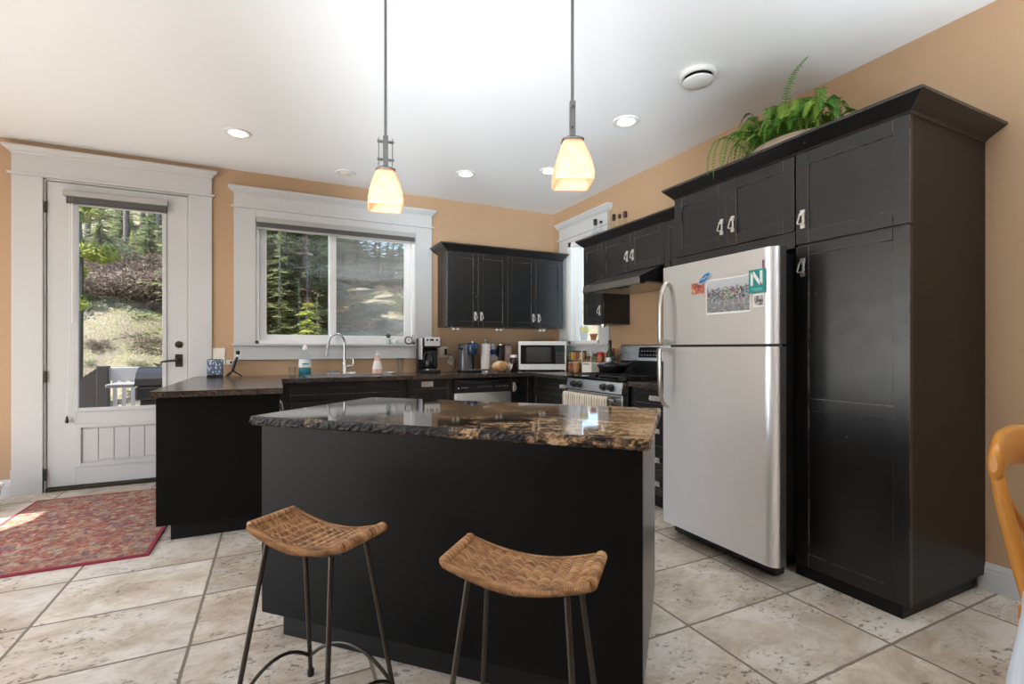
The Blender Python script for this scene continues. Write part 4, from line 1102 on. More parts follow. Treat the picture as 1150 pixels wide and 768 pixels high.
MB().lathe([(.006,.60),(.013,.56),(.010,.545)],-1.512,5.080,10).build('cord_tassel',M_bronze,t)

# ---- rug, bucket
o=MB().box(-1.600,-.63,3.285,4.805,.0005,.012).build('area_rug',M_rug,org=(-1.115,4.045,.0005)); tag(o,'red patterned area rug on the tiles in front of the glass door','rug')
cx,cy=-1.90,4.70
t=thing('plastic_bucket','white plastic bucket with green stripe beside the door casing','bucket',(cx,cy,0))
MB().lathe([(.105,0),(.112,.004),(.138,.155),(.146,.158),(.146,.172),(.140,.174),(.133,.160),(.108,.012),(.0,.010)],cx,cy,28).build('pail',M_white,t)
MB().lathe([(.1285,.092),(.1318,.112)],cx,cy,28,cap=False).build('label_band',P('green_label',(.30,.55,.08),.4),t)
MB().tube([(cx+.145*math.cos(a),cy-.02+.145*math.sin(a)*.3,.160-.10*abs(math.sin(a))) for a in [PI*i/12 - PI for i in range(13)]],.003,6).build('bail_handle',M_white,t)
MB().lathe([(.131,.165),(.05,.172),(.0,.173)],cx,cy,24).build('contents',P('grey_powder',(.55,.53,.48),.9),t)

# ---- fern in a basket on the pantry crown
px_,py_,pz_=2.56,1.74,2.1885
t=thing('potted_fern','green fern in a low wicker basket on top of the fridge cabinet','plant',(px_,py_,pz_))
n=26; rings=[]
for z,k in ((0,.80),(.03,.95),(.06,1.0),(.085,1.04),(.085,.98),(.05,.9)):
    rings.append([(px_+.14*k*math.cos(2*PI*i/n),py_+.21*k*math.sin(2*PI*i/n)*(1+.0*i),pz_+z+.004*math.sin(i*PI)) for i in range(n)])
MB().loft(rings,True).build('basket',wood('pale_wicker_basket',(.45,.34,.24),(.66,.54,.42),(40,40,60)),t)
def frondmat(name,c1,c2):
    m,nt,b=NM(name,c1,.5,spec=.3); L(nt,mixc(nt,noise(nt,coords(nt),9,4),c1,c2),b.inputs['Base Color']); return m
M_fr=[frondmat('fern_green',(.035,.13,.012),(.12,.30,.03)),frondmat('fern_light_green',(.11,.24,.025),(.30,.42,.06)),frondmat('fern_dry',(.10,.085,.04),(.20,.18,.07))]
rf=random.Random(12)
def frond(path, mat, wmax=.045):
    pts=[Vector(p) for p in path]; b=MB(); m=36; smp=[]
    for i in range(m+1):  # quadratic / Catmull through points
        f=i/m*(len(pts)-1); k=min(int(f),len(pts)-2); u=f-k
        q0,q1,q2,q3=pts[max(k-1,0)],pts[k],pts[k+1],pts[min(k+2,len(pts)-1)]
        smp.append(.5*((2*q1)+(q2-q0)*u+(2*q0-5*q1+4*q2-q3)*u*u+(3*q1-q0-3*q2+q3)*u**3))
    for p in smp:
        if p.x>2.288 and p.z<pz_+.014: p.z=pz_+.014
    b.tube(smp,[.0028*(1-.7*i/m) for i in range(m+1)],5)
    for i in range(2,m):
        f=i/m; p=smp[i]; d=(smp[i+1]-smp[i-1]).normalized(); side=d.cross(Vector((0,0,1)))
        if side.length<.2: side=Vector((0,1,0))
        side.normalize(); up=side.cross(d)
        w=wmax*(math.sin(PI*min(1,f*.9+.12))**.7)*rf.uniform(.8,1.1)
        for s in (-1,1):
            tip=p+side*s*w+d*w*.35-up*w*.12*rf.random()*2+Vector((0,0,-.004)); hw=.0024
            mid=(p+tip)/2+up*.004
            b.add([p-d*hw,mid-d*hw*1.1,tip,mid+d*hw*1.1,p+d*hw],[(0,1,2,3,4)])
    return b.build('frond',mat,t,fix=False)
C0=Vector((px_,py_,pz_+.07))
# the three long fronds that stand out
frond([C0+Vector((-.02,-.03,0)),C0+Vector((-.06,-.01,.15)),C0+Vector((-.08,-.03,.27)),C0+Vector((-.10,-.09,.345)),C0+Vector((-.12,-.17,.375))],M_fr[0],.032)
frond([C0+Vector((-.05,.10,0)),C0+Vector((-.08,.13,.14)),C0+Vector((-.10,.17,.23)),C0+Vector((-.11,.21,.235)),C0+Vector((-.12,.245,.17))],M_fr[2],.022)
frond([C0+Vector((-.05,.12,0)),C0+Vector((-.08,.20,.10)),C0+Vector((-.10,.26,.11)),C0+Vector((-.12,.30,.05)),C0+Vector((-.13,.32,-.02))],M_fr[2],.014)
for k in range(96):
    y0=rf.uniform(-.20,.20); a=rf.uniform(-.9,.9); dirx=-1 if rf.random()<.72 else .45
    if y0>0.05: a=abs(a)*.9
    if y0<-.05: a=-abs(a)*.9
    l=rf.uniform(.09,.18)*(1.15 if y0>.1 else 1); h=rf.uniform(.08,.20)
    dx=dirx*math.cos(a)*l; dy=math.sin(a)*l
    drop=rf.uniform(-.12,.02) if y0>.02 else rf.uniform(-.02,.07)
    mt=M_fr[1] if (y0<-.10 and rf.random()<.6) or rf.random()<.2 else M_fr[0]
    A=Vector((px_+rf.uniform(-.08,.06),py_+y0,pz_+.07))
    frond([A,A+Vector((dx*.30,dy*.3,h*.75)),A+Vector((dx*.68,dy*.65,h)),A+Vector((dx*1.0,dy*1.0,h*.62)),A+Vector((dx*1.22,dy*1.15,h*.15+drop))],mt,rf.uniform(.024,.038))
for dy,ln in ((.17,.19),(.21,.12),(.12,.11),(.05,.10)):
    A=Vector((px_-.06,py_+dy,pz_+.07)); frond([A,A+Vector((-.10,.03,.10)),A+Vector((-.22,.05,.08)),A+Vector((-.275,.06,-.02)),A+Vector((-.285,.055,-.07-ln*.5))],M_fr[0],.026)

# ---- small bottles on top of the hood cabinet
M_cork=P('dark_bottle_stopper',(.02,.012,.01),.4)
def little_bottle(x,y,h,r,label,cap=.05,cat='bottle'):
    z=2.1955
    t=thing('small_bottle',label,cat,(x,y,z),group='bottles on the hood cabinet')
    MB().lathe([(r*.9,z),(r,z+.006),(r,z+h*.55),(r*.45,z+h*.72),(r*.42,z+h)],x,y,16).build('glass_body',M_clear,t)
    MB().lathe([(r*.5,z+h),(r*.55,z+h+.004),(r*.55,z+h+cap),(r*.4,z+h+cap+.003)],x,y,14).build('stopper',M_cork,t)
little_bottle(2.85,4.008-.03,.175,.034,'small clear bottle with tall dark stopper, leftmost above the hood',.055)
little_bottle(2.85,3.885,.172,.026,'small clear bottle with short dark cap, second from left above the hood',.02)
little_bottle(2.85,3.683,.150,.030,'squat bottle with dark stopper on the wall side of the window crown',.055)
little_bottle(2.85,3.600,.150,.024,'small bottle with thin dark cap, second from right above the hood',.035)
little_bottle(2.85,3.518,.140,.032,'small bottle with round dark stopper, rightmost above the hood',.05)
t=thing('reed_stick_bottle','tall thin sticks standing in a small bottle above the hood','diffuser',(2.85,3.77,2.1955),group='bottles on the hood cabinet')
MB().lathe([(.02,2.1955),(.022,2.2),(.022,2.255),(.01,2.275),(.01,2.29)],2.85,3.77,14).build('glass_body',M_clear,t)
b=MB()
for k,(dx,dy) in enumerate(((.0,-.02),(.01,-.035),(-.012,-.012),(.005,.012))): b.tube([(2.85,3.77,2.22),(2.85+dx,3.77+dy,2.46)],.003,5)
b.build('stick',wood('reed_brown',(.30,.20,.08),(.42,.30,.14)),t)

# ---- dining chair and table corner at the right edge
t=thing('dining_chair','honey oak dining chair with curved back at the right edge','chair',(1.985,.42,0))
def crest(u):
    x=1.775+.46*u; return x, .62+.045*math.sin(PI*u)
b=MB(); rings=[]
for i in range(-2,19):
    u=min(1,max(0,i/16)); x,y=crest(u); kk={-2:.45,-1:.82,17:.82,18:.45}.get(i,1); x+={-2:-.012,-1:-.008,17:.008,18:.012}.get(i,0); e=math.sin(PI*min(1,max(0,(u if u<.5 else 1-u)*9+.15))/2)
    zt=.872+.028*math.sin(PI*u)+.010*e; zb=.765+.035*math.sin(PI*u) - (.012 if .06<u<.94 else 0)+.012*(1-e); th=.017+.004*e
    ring=[]
    for k in range(12):
        a=2*PI*k/12; ring.append((x, y+kk*th*math.cos(a), (zt+zb)/2+kk*(zt-zb)/2*math.sin(a)*(1 if abs(math.sin(a))<.9 else 1)))
    rings.append(ring)
b.loft(rings,True); b.build('crest_rail',M_oak,t)
for s,x in ((0,1.787),(1,2.218)):
    sg=1 if s==0 else -1
    b=MB(); P_=[(x,.622,.80),(x+sg*.002,.610,.72),(x+sg*.016,.585,.58),(x+sg*.030,.560,.46),(x+sg*.026,.585,.22),(x+sg*.018,.63,0)]
    b.tube(P_,[.015,.017,.019,.021,.018,.015],10,flat=1.15).build('rear_leg',M_oak,t)
    b=MB(); b.tube([(x+sg*.012,.21,.44),(x+sg*.008,.20,.2),(x,.195,0)],[.021,.018,.013],10).build('front_leg',M_oak,t)
for sg,xa in ((1,1.835),(-1,2.135)):  # curved inner splats
    b=MB(); b.tube([(xa-sg*.035,.632,.79),(xa-sg*.022,.618,.74),(xa+sg*.02,.598,.66),(xa+sg*.09,.582,.585),(xa+sg*.105,.575,.54)],.012,8,flat=.8).build('curved_splat',M_oak,t)
MB().tube([(1.812,.578,.545),(1.99,.590,.545),(2.19,.578,.545)],.014,8).build('cross_rail',M_oak,t)
b=MB()
for x in (1.86,1.95,2.04): b.tube([(x,.585,.545),(x,.565,.455)],.009,8)
b.build('spindle',M_oak,t)
b=MB(); b.prism([(1.75,.57),(1.72,.17),(1.78,.14),(2.13,.14),(2.18,.17),(2.155,.57)],.435,.465); b.build('seat',M_oak,t,bevel=.01,seg=3)
TA=math.radians(15); tc_=Vector((.769,.256,0))+Vector((math.cos(TA),math.sin(TA),0))*.55+Vector((math.sin(TA),-math.cos(TA),0))*.54
t=thing('dining_table','dining table corner under a pale grey cloth beside the chair','table',tc_,TA,local=True)
MB().box(-.76,.22,-.52,.52,.715,.742).build('tabletop',M_oak,t,bevel=.004)
for x in (-.68,.14):
    for y in (-.44,.44): MB().tube([(x,y,0),(x,y,.715)],[.025,.035],12).build('leg',M_oak,t)
def cl_ring(z,e,wv):
    pts=[]; x0,x1,y0,y1=-.78-e,.24+e,-.54-e,.54+e; r=.05; n=9
    for q,(cx,cy) in enumerate(((x1-r,y1-r),(x0+r,y1-r),(x0+r,y0+r),(x1-r,y0+r))):
        for i in range(n):
            a=q*PI/2+PI/2*i/(n-1); pts.append((cx+r*math.cos(a),cy+r*math.sin(a),z))
    out=[]; m=len(pts)
    for i in range(m):
        p,q=Vector(pts[i]),Vector(pts[(i+1)%m]); k=max(1,int((q-p).length/.03))
        for j in range(k): out.append(p.lerp(q,j/k))
    c=Vector((0,0,z))
    return [tuple(p+(p-c).normalized()*wv*math.sin(i*.55)) for i,p in enumerate(out)]
n0=[cl_ring(.7475,-.02,0),cl_ring(.7465,-.004,0),cl_ring(.738,.004,0),cl_ring(.66,.012,.005),cl_ring(.50,.020,.014)]
b=MB().loft(n0,True,False); b.add(n0[0],[tuple(range(len(n0[0])))]); o=b.build('tablecloth',M_cloth,org=(0,0,0)); o.location=tc_; o.rotation_euler=(0,0,TA)
tag(o,'pale grey cloth draped over the dining table at lower right','tablecloth')

# ================================================================= COUNTER ITEMS
Z=CT+.0005
M_blueglass=P('dark_blue_plastic',(.02,.045,.10),.15)
# switch plates and outlet
t=thing('switch_plate','cream switch plate with several switches beside the door casing','light switch',(-.475,WY,1.0))
MB().box(-.512,-.412,WY-.006,WY-.0005,1.0,1.15).build('plate',M_cream,t,bevel=.002)
for k in range(3): MB().box(-.500+.031*k,-.480+.031*k,WY-.010,WY-.005,1.035,1.115).build('rocker',M_cream,t,bevel=.001)
t=thing('outlet_plate','cream outlet plate under the left corner of the window casing','outlet',(-.37,WY,1.0))
MB().box(-.405,-.330,WY-.006,WY-.0005,.998,1.041).build('plate',M_cream,t,bevel=.002)
b=MB().box(-.375,-.36,WY-.008,WY-.005,1.01,1.03); b.build('socket',M_black,t)
t=thing('outlet_plate','beige outlet plate with black plug between the coffee maker and brewer','outlet',(1.64,WY,1.055))
MB().box(1.592,1.690,WY-.006,WY-.0005,1.05,1.168).build('plate',M_cream,t,bevel=.002)
MB().box(1.605,1.632,WY-.008,WY-.005,1.07,1.15).build('rocker',M_cream,t); MB().box(1.652,1.678,WY-.03,WY-.005,1.075,1.145).build('plug',M_black,t,bevel=.003)
t=thing('paper_tag','pale paper tag with dark scribble hanging by a cord from the outlet','tag',(1.71,5.06,.95))
M_paper=P('pale_paper',(.72,.66,.56),.7)
b=MB(); q=[(1.672,.985),(1.728,.962),(1.762,1.045),(1.735,1.075),(1.700,1.068)]; b.prism(q,5.062,5.0635,'xz'); b.build('card',M_paper,t)
b=MB(); b.tube([(1.69,5.061,1.02),(1.71,5.061,1.035),(1.715,5.061,1.00),(1.74,5.061,1.04)],.0025,5); b.build('dark_mark',M_black,t)
b=MB(); b.tube([(1.665,5.07,1.08),(1.70,5.058,1.085),(1.74,5.06,1.06),(1.775,5.062,1.0),(1.765,5.06,.93),(1.72,5.05,.90)],.003,6); b.build('cord',M_black,t)

# patterned canister and black clip lamp
m_,nt_,b_=NM('blue_white_pattern',(.5,.5,.5),.4); w=N(nt_,'TexVoronoi'); w.inputs['Scale'].default_value=75; L(nt_,coords(nt_,(1,1,.45)),w.inputs['Vector'])
L(nt_,ramp(nt_,w.outputs['Distance'],[(.30,(.62,.64,.68)),(.42,(.09,.13,.20))]),b_.inputs['Base Color'])
t=thing('utensil_canister','blue and white patterned canister at the door end of the counter','canister',(-.475,4.93,Z))
MB().box(-.535,-.415,4.88,4.98,Z,Z+.02).build('base',M_black,t,bevel=.004)
MB().box(-.535,-.415,4.88,4.98,Z+.02,Z+.155).build('wall',m_,t,bevel=.012)
MB().box(-.527,-.423,4.888,4.972,Z+.1545,Z+.157).build('opening',M_black,t)  # black plate painted as the shaded inside of the canister
t=thing('clip_stand','black jointed clip stand leaning beside the patterned canister','stand',(-.33,4.92,Z))
b=MB(); 
for a in (0.2,2.3,4.4): b.tube([(-.345,4.92,Z+.055),(-.345+.075*math.cos(a),4.92+.06*math.sin(a),Z+.006)],.007,7)
b.build('tripod_leg',M_black,t)
MB().tube([(-.345,4.92,Z+.05),(-.325,4.915,Z+.13),(-.305,4.91,Z+.175)],[.011,.014,.009],8).build('stem',M_black,t)
MB().lathe([(.004,Z+.195),(.016,Z+.203),(.018,Z+.217),(.012,Z+.23),(.003,Z+.232)],-.302,4.91,14).build('ball_head',M_black,t)
MB().tube([(-.305,4.91,Z+.172),(-.302,4.91,Z+.2)],.005,6).build('neck',M_chrome,t)

# dish soap bottle
x,y=.245,4.95
t=thing('dish_soap_bottle','clear dish soap bottle with teal liquid left of the faucet','bottle',(x,y,Z))
MB().lathe([(.050,Z),(.054,Z+.006),(.056,Z+.07),(.052,Z+.13),(.038,Z+.19),(.024,Z+.228),(.018,Z+.24)],x,y,24,sy=.6).build('bottle_body',glass('clear_soap_plastic',(.93,.97,.98),1.3),t)
MB().lathe([(.047,Z+.004),(.051,Z+.008),(.0525,Z+.068),(.0,Z+.069)],x,y,24,sy=.56).build('teal_liquid',P('teal_liquid',(.0,.17,.22),.15),t)
MB().lathe([(.057,Z+.075),(.0545,Z+.115),(.050,Z+.15)],x,y,24,cap=False,sy=.61).build('label',P('pale_soap_label',(.70,.76,.76),.4),t)
b=MB(); b.box(x-.025,x+.03,y-.0375,y-.035,Z+.10,Z+.112); b.build('label_mark',P('teal_mark',(.05,.25,.25),.4),t)
MB().lathe([(.021,Z+.238),(.022,Z+.262),(.014,Z+.268),(.010,Z+.285),(.004,Z+.287)],x,y,18).build('cap',M_white,t)
def tumbler(x,y,h,r,label,cat='glass'):
    b=MB().lathe([(r*.75,Z),(r*.78,Z+.003),(r,Z+h),(r*.92,Z+h),(r*.70,Z+.012),(.0,Z+.010)],x,y,22)
    tag(b.build('drinking_glass',M_clear),label,cat)
tumbler(.135,4.90,.085,.034,'short clear glass standing left of the dish soap bottle')
tumbler(1.135,4.93,.155,.038,'tall empty clear glass left of the coffee maker')
# sponge tray
t=thing('sponge_holder','grey sponge holder on the sink edge left of the faucet','sponge holder',(.50,4.99,Z))
MB().box(.44,.565,4.972,5.03,Z,Z+.016).build('tray',M_nickel,t,bevel=.004); MB().box(.455,.55,4.978,5.022,Z+.016,Z+.036).build('sponge',P('grey_sponge',(.20,.22,.23),.9),t,bevel=.006)
# faucet
x,y=.605,5.0
t=thing('kitchen_faucet','chrome gooseneck kitchen faucet behind the sink','faucet',(x,y,Z))
MB().lathe([(.032,Z),(.032,Z+.006),(.024,Z+.012),(.023,Z+.11),(.018,Z+.125),(.014,Z+.14)],x,y,20).build('body',M_chrome,t)
cxx=x-.075
pts=[(x,y,Z+.13),(x,y,Z+.27)]+[(cxx+.075*math.cos(a),y-.018*(1-math.cos(a)),Z+.305+.085*math.sin(a)) for a in [PI*.9*i/12 for i in range(13)]]
pts+= [(cxx-.083,y-.04,Z+.255)]
MB().tube(pts,.0125,12).build('gooseneck',M_chrome,t)
MB().tube([(cxx-.082,y-.040,Z+.262),(cxx-.090,y-.043,Z+.215),(cxx-.098,y-.046,Z+.175)],[.014,.018,.021],14).build('spray_head',M_nickel,t)
MB().tube([(x+.02,y,Z+.075),(x+.075,y-.01,Z+.078),(x+.085,y-.012,Z+.10),(x+.078,y-.014,Z+.155)],[.013,.012,.009,.006],10).build('lever',M_chrome,t)
MB().tube([(x+.018,y,Z+.075),(x+.05,y,Z+.076)],.016,12).build('valve_sleeve',M_chrome,t)
b=MB().grid(lambda u,v:(0.60+.10*u,4.932+.030*v+.01*math.sin(u*9),Z+.0105+.006*math.sin(u*7+v*5)+.004*math.sin(v*11)),18,10); o=b.build('dish_cloth',M_white); q=o.modifiers.new('s','SOLIDIFY'); q.thickness=.004; q.offset=-1
tag(o,'crumpled white dishcloth at the foot of the faucet','cloth')
# hand soap
x,y=.915,4.98
t=thing('hand_soap_dispenser','pink hand soap pump bottle right of the faucet','soap dispenser',(x,y,Z))
MB().lathe([(.046,Z),(.050,Z+.006),(.051,Z+.04),(.042,Z+.09),(.026,Z+.15),(.016,Z+.168),(.015,Z+.18)],x,y,22,sy=.7).build('bottle_body',P('pale_pink_soap',(.80,.52,.44),.2),t)
MB().lathe([(.0513,Z+.045),(.0425,Z+.092),(.033,Z+.128)],x,y,22,cap=False,sy=.71).build('label',M_white,t)
b=MB().lathe([(.016,Z+.178),(.017,Z+.198),(.006,Z+.2),(.006,Z+.225)],x,y,14); b.tube([(x,y,Z+.222),(x-.012,y-.03,Z+.222)],[.008,.005],8); b.build('pump',M_white,t)
b=MB().grid(lambda u,v:(.965+.12*u,4.90+.06*v,Z+.008+.004*math.sin(u*9+v*4)),16,10); o=b.build('dish_cloth',P('pale_blue_cloth',(.66,.70,.74),.9)); q=o.modifiers.new('s','SOLIDIFY'); q.thickness=.005; q.offset=-1
tag(o,'folded pale dishcloth on the counter in front of the soap pump','cloth')
# window stool: small plant, figurine, clock
zs=1.1905
t=thing('potted_plant','tiny dark green plant in a glass pot on the window ledge','plant',(1.047,5.085,zs))
MB().lathe([(.020,zs),(.023,zs+.055),(.021,zs+.056),(.018,zs+.006)],1.047,5.085,14).build('pot',P('pale_green_pot',(.45,.52,.47),.2),t)
b=MB(); r_=random.Random(4); leaf_blob(b,(1.047,5.085,zs+.085),.026,160,r_,.010,1.0); b.build('foliage',P('dark_green_leaf',(.01,.05,.02),.5),t,fix=False)
t=thing('figurine','small white bird figurine between the plant and the clock','figurine',(1.125,5.085,zs))
MB().lathe([(.018,zs),(.027,zs+.015),(.026,zs+.04),(.014,zs+.056),(.006,zs+.06)],1.115,5.085,14).build('body',M_white,t)
MB().lathe([(.004,zs+.055),(.013,zs+.063),(.014,zs+.073),(.006,zs+.084),(.001,zs+.085)],1.107,5.085,12).build('head',M_white,t)
MB().tube([(1.13,5.085,zs+.03),(1.165,5.085,zs+.055)],[.014,.003],8).build('tail',M_white,t)
t=thing('desk_clock','black and white round clock on the window ledge','clock',(1.255,5.08,zs))
MB().disc_lathe([(.040,0),(.042,.004),(.042,.02),(.038,.026),(.033,.027)],(1.255,5.095,zs+.042),(0,-1,0),22).build('case',M_black,t)
MB().disc_lathe([(.032,0),(.031,.002)],(1.255,5.068,zs+.042),(0,-1,0),22).build('face',M_white,t)
b=MB(); b.box(1.254,1.257,5.064,5.066,zs+.042,zs+.066); b.box(1.255,1.272,5.064,5.066,zs+.041,zs+.044); b.build('hand',M_black,t)
MB().tube([(1.29,5.085,zs+.06),(1.305,5.085,zs+.10)],.004,6).build('antenna',M_black,t)

# coffee maker
x0,x1,ya,yb=1.318,1.525,4.80,5.02
t=thing('coffee_maker','black and steel drip coffee maker with glass carafe beside the window','coffee maker',((x0+x1)/2,4.9,Z))
MB().box(x0,x1,ya,yb,Z,Z+.035).build('base',M_black,t,bevel=.012)
MB().box(x0,x1,ya+.13,yb,Z+.035,Z+.26).build('tower',M_black,t,bevel=.008)
MB().box(x0,x1,ya,yb,Z+.262,Z+.358).build('brew_head',M_black,t,bevel=.012)
p=MB().box(x0+.03,x1-.012,ya-.006,ya+.006,Z+.275,Z+.365); f_=p.build('control_panel',M_steel,t,bevel=.004)
b=MB(); b.box(x0+.085,x0+.125,ya-.008,ya-.005,Z+.328,Z+.348); b.build('display',M_black,f_)
for xx in (x0+.06,x0+.16): MB().disc_lathe([(.011,0),(.010,.008)],(xx,ya-.006,Z+.338),(0,-1,0),12).build('dial',M_black,f_)
MB().box(x0-.004,x0+.012,ya,ya+.1,Z+.14,Z+.355).build('side_trim',M_steel,t,bevel=.004)
xc=(x0+x1)/2+.01
MB().lathe([(.062,Z+.038),(.074,Z+.06),(.076,Z+.10),(.066,Z+.16),(.052,Z+.20),(.054,Z+.215)],xc,ya+.075,24).build('carafe',glass('dark_carafe_glass',(.45,.48,.52),1.6),t)
MB().lathe([(.056,Z+.205),(.058,Z+.225),(.03,Z+.235)],xc,ya+.075,22).build('carafe_lid',M_black,t)
MB().tube([(xc-.055,ya+.03,Z+.205),(xc-.085,ya-.0,Z+.19),(xc-.09,ya-.0,Z+.11),(xc-.07,ya+.02,Z+.075)],.008,8).build('carafe_handle',M_black,t)
MB().lathe([(.07,Z+.035),(.07,Z+.039)],xc,ya+.075,22).build('warming_plate',M_chrome,t)
# single serve brewer
x0,x1=1.765,1.945
t=thing('single_serve_brewer','dark blue and grey single serve coffee brewer left of the paper towels','coffee maker',((x0+x1)/2,4.92,Z))
MB().box(x0-.01,x1+.02,4.77,4.98,Z,Z+.022).build('base',M_black,t,bevel=.008)
MB().lathe([(.075,Z+.022),(.075,Z+.28),(.068,Z+.298),(.04,Z+.305)],x0+.07,4.93,24).build('water_tank',P('grey_tank',(.10,.10,.105),.2),t)
MB().box(x0+.06,x1-.01,4.90,5.0,Z+.022,Z+.30).build('column',M_black,t,bevel=.015)
b=MB(); b.lathe([(.050,Z+.185),(.058,Z+.20),(.060,Z+.285),(.052,Z+.305),(.03,Z+.312)],x1-.055,4.86,24); b.build('brew_head',M_blueglass,t)
MB().lathe([(.012,Z+.312),(.012,Z+.322)],x1-.055,4.86,12).build('lever_knob',M_chrome,t)
MB().disc_lathe([(.013,0),(.012,.004)],(x1-.055,4.799,Z+.21),(0,-1,0),12).build('badge',M_chrome,t)
MB().tube([(x0+.03,4.88,Z+.245),(x0-.03,4.85,Z+.25)],.008,8).build('side_lever',M_black,t)
MB().box(x0+.045,x1+.01,4.775,4.90,Z+.022,Z+.030).build('drip_tray',M_chrome,t,bevel=.003)
# paper towels
x,y=2.055,4.90
t=thing('paper_towel_roll','white paper towel roll on an upright holder','paper towel',(x,y,Z))
MB().lathe([(.068,Z),(.068,Z+.01),(.02,Z+.014)],x,y,22).build('holder_base',M_nickel,t); MB().lathe([(.010,Z+.012),(.010,Z+.335),(.016,Z+.34),(.016,Z+.352),(.004,Z+.356)],x,y,12).build('holder_rod',M_chrome,t)
MB().lathe([(.02,Z+.025),(.05,Z+.025),(.051,Z+.03),(.051,Z+.298),(.05,Z+.302),(.02,Z+.302)],x,y,28).build('roll',P('paper_towel_white',(.74,.69,.63),.9),t)
MB().tube([(x+.06,y,Z+.01),(x+.06,y,Z+.30)],.003,6).build('tension_arm',M_chrome,t)
# pack of things by the microwave
t=thing('cardboard_box','small pale grey box behind the bread bag','box',(2.17,5.0,Z)); MB().box(2.125,2.235,4.96,5.04,Z,Z+.165).build('carton',P('pale_grey_card',(.50,.46,.43),.7),t,bevel=.002); MB().box(2.14,2.22,4.958,4.961,Z+.06,Z+.12).build('printed_panel',P('grey_print',(.30,.28,.27),.6),t)
x,y=2.19,5.0
t=thing('water_bottle','blue labelled white bottle standing on the pale box','bottle',(x,y,Z+.166))
zz=Z+.1655
MB().lathe([(.036,zz),(.038,zz+.004),(.038,zz+.085),(.02,zz+.112),(.018,zz+.118)],x,y,18).build('bottle_body',P('pale_blue_plastic',(.55,.60,.68),.25),t); MB().lathe([(.0385,zz+.02),(.0385,zz+.075)],x,y,18,cap=False).build('label',P('dark_blue_label',(.02,.05,.22),.4),t); MB().lathe([(.018,zz+.117),(.018,zz+.135),(.01,zz+.138)],x,y,14).build('cap',M_white,t)
x,y=2.275,4.98
t=thing('black_canister','tall black canister with chrome top between the bottle and the pinkish carton','canister',(x,y,Z)); MB().lathe([(.040,Z),(.042,Z+.004),(.042,Z+.27),(.03,Z+.285)],x,y,22).build('canister_body',M_black,t); MB().lathe([(.026,Z+.284),(.028,Z+.30),(.02,Z+.312),(.005,Z+.314)],x,y,18).build('lid',M_chrome,t)
t=thing('food_carton','tall pinkish brown carton left of the microwave','carton',(2.36,5.0,Z)); MB().box(2.325,2.40,4.965,5.035,Z,Z+.285).build('carton',P('pinkish_card',(.46,.30,.24),.6),t,bevel=.002); MB().box(2.33,2.395,4.963,4.966,Z+.19,Z+.265).build('printed_panel',P('pink_print',(.55,.42,.37),.6),t); MB().box(2.327,2.398,4.964,5.036,Z+.285,Z+.298).build('top_flap',M_blueglass,t)
x,y=2.35,4.80
t=thing('jar','dark brown jar with white lid beside the microwave','jar',(x,y,Z)); MB().lathe([(.038,Z),(.042,Z+.006),(.042,Z+.14),(.034,Z+.155)],x,y,20).build('jar_body',P('dark_brown_glass',(.025,.012,.008),.12),t); MB().lathe([(.036,Z+.152),(.037,Z+.178),(.034,Z+.181)],x,y,20).build('lid',M_white,t)
# bread in a bag
m_,nt_,b_=NM('bread_in_bag',(.6,.35,.15),.25); L(nt_,ramp(nt_,noise(nt_,coords(nt_),14,4,.6),[(.35,(.50,.24,.09)),(.5,(.66,.37,.16)),(.68,(.80,.66,.48))]),b_.inputs['Base Color'])
t=thing('bread_loaf','round golden bread loaf in a clear bag in front of the cartons','bread',(2.19,4.75,Z))
def loaf(r0,r1,cx,sx):
    rings=[]
    for i in range(13):
        f=i/12; xx=cx-sx+2*sx*f; rad=math.sin(PI*(f*.94+.03))**.55
        rings.append([(xx,4.76+.058*rad*math.cos(2*PI*k/18)*(1+.04*math.sin(5*f*PI+k)),Z+.062+.060*rad*math.sin(2*PI*k/18)) for k in range(18)])
    return MB().loft(rings,True)
loaf(0,0,2.175,.10).build('loaf',m_,t)
b=MB(); b.tube([(2.262,4.76,Z+.062),(2.285,4.755,Z+.05),(2.30,4.75,Z+.045)],[.05,.035,.042],14); b.build('bag_end',P('milky_bag',(.70,.64,.62),.2),t)
# microwave
x0,x1,ya,yb,z0,z1=-.262,.262,-.165,.165,.018,.330
t=thing('microwave','white microwave oven with black door window in the counter corner','microwave',(2.70,4.80,Z),-math.radians(25),local=True)
MB().box(x0,x1,ya+.02,yb,z0,z1).build('case',M_white,t,bevel=.006)
fr_=MB(); fr_.box(x0,x1,ya,ya+.02,z0,z0+.062); fr_.box(x0,x1,ya,ya+.02,z1-.042,z1); fr_.box(x0,x0+.022,ya,ya+.02,z0+.062,z1-.042); fr_.box(x1-.018,x1,ya,ya+.02,z0+.062,z1-.042); fr_.build('front_frame',M_white,t,bevel=.003)
MB().box(x0+.022,x1-.125,ya+.002,ya+.02,z0+.062,z1-.042).build('door_glass',M_blackgloss,t)
MB().box(x0+.085,x1-.17,ya+.0005,ya+.003,z0+.085,z1-.065).build('mesh_window',P('grey_mesh',(.045,.045,.045),.3),t)
kp=MB().box(x1-.122,x1-.018,ya+.002,ya+.02,z0+.062,z1-.042).build('control_panel',M_black,t)
b=MB()
for i in range(4):
    for j in range(6): b.box(x1-.114+.025*i,x1-.098+.025*i,ya,ya+.003,z0+.075+.021*j,z0+.087+.021*j)
b.build('keypad',P('grey_keys',(.12,.12,.12),.4),kp); MB().box(x1-.112,x1-.028,ya,ya+.003,z0+.215,z0+.245).build('display',P('display_green',(.02,.05,.05),.2),kp)
for xx in (x0+.05,x1-.05):
    for yy in (ya+.06,yb-.05): MB().lathe([(.014,0),(.014,z0)],xx,yy,10).build('foot',M_black,t)

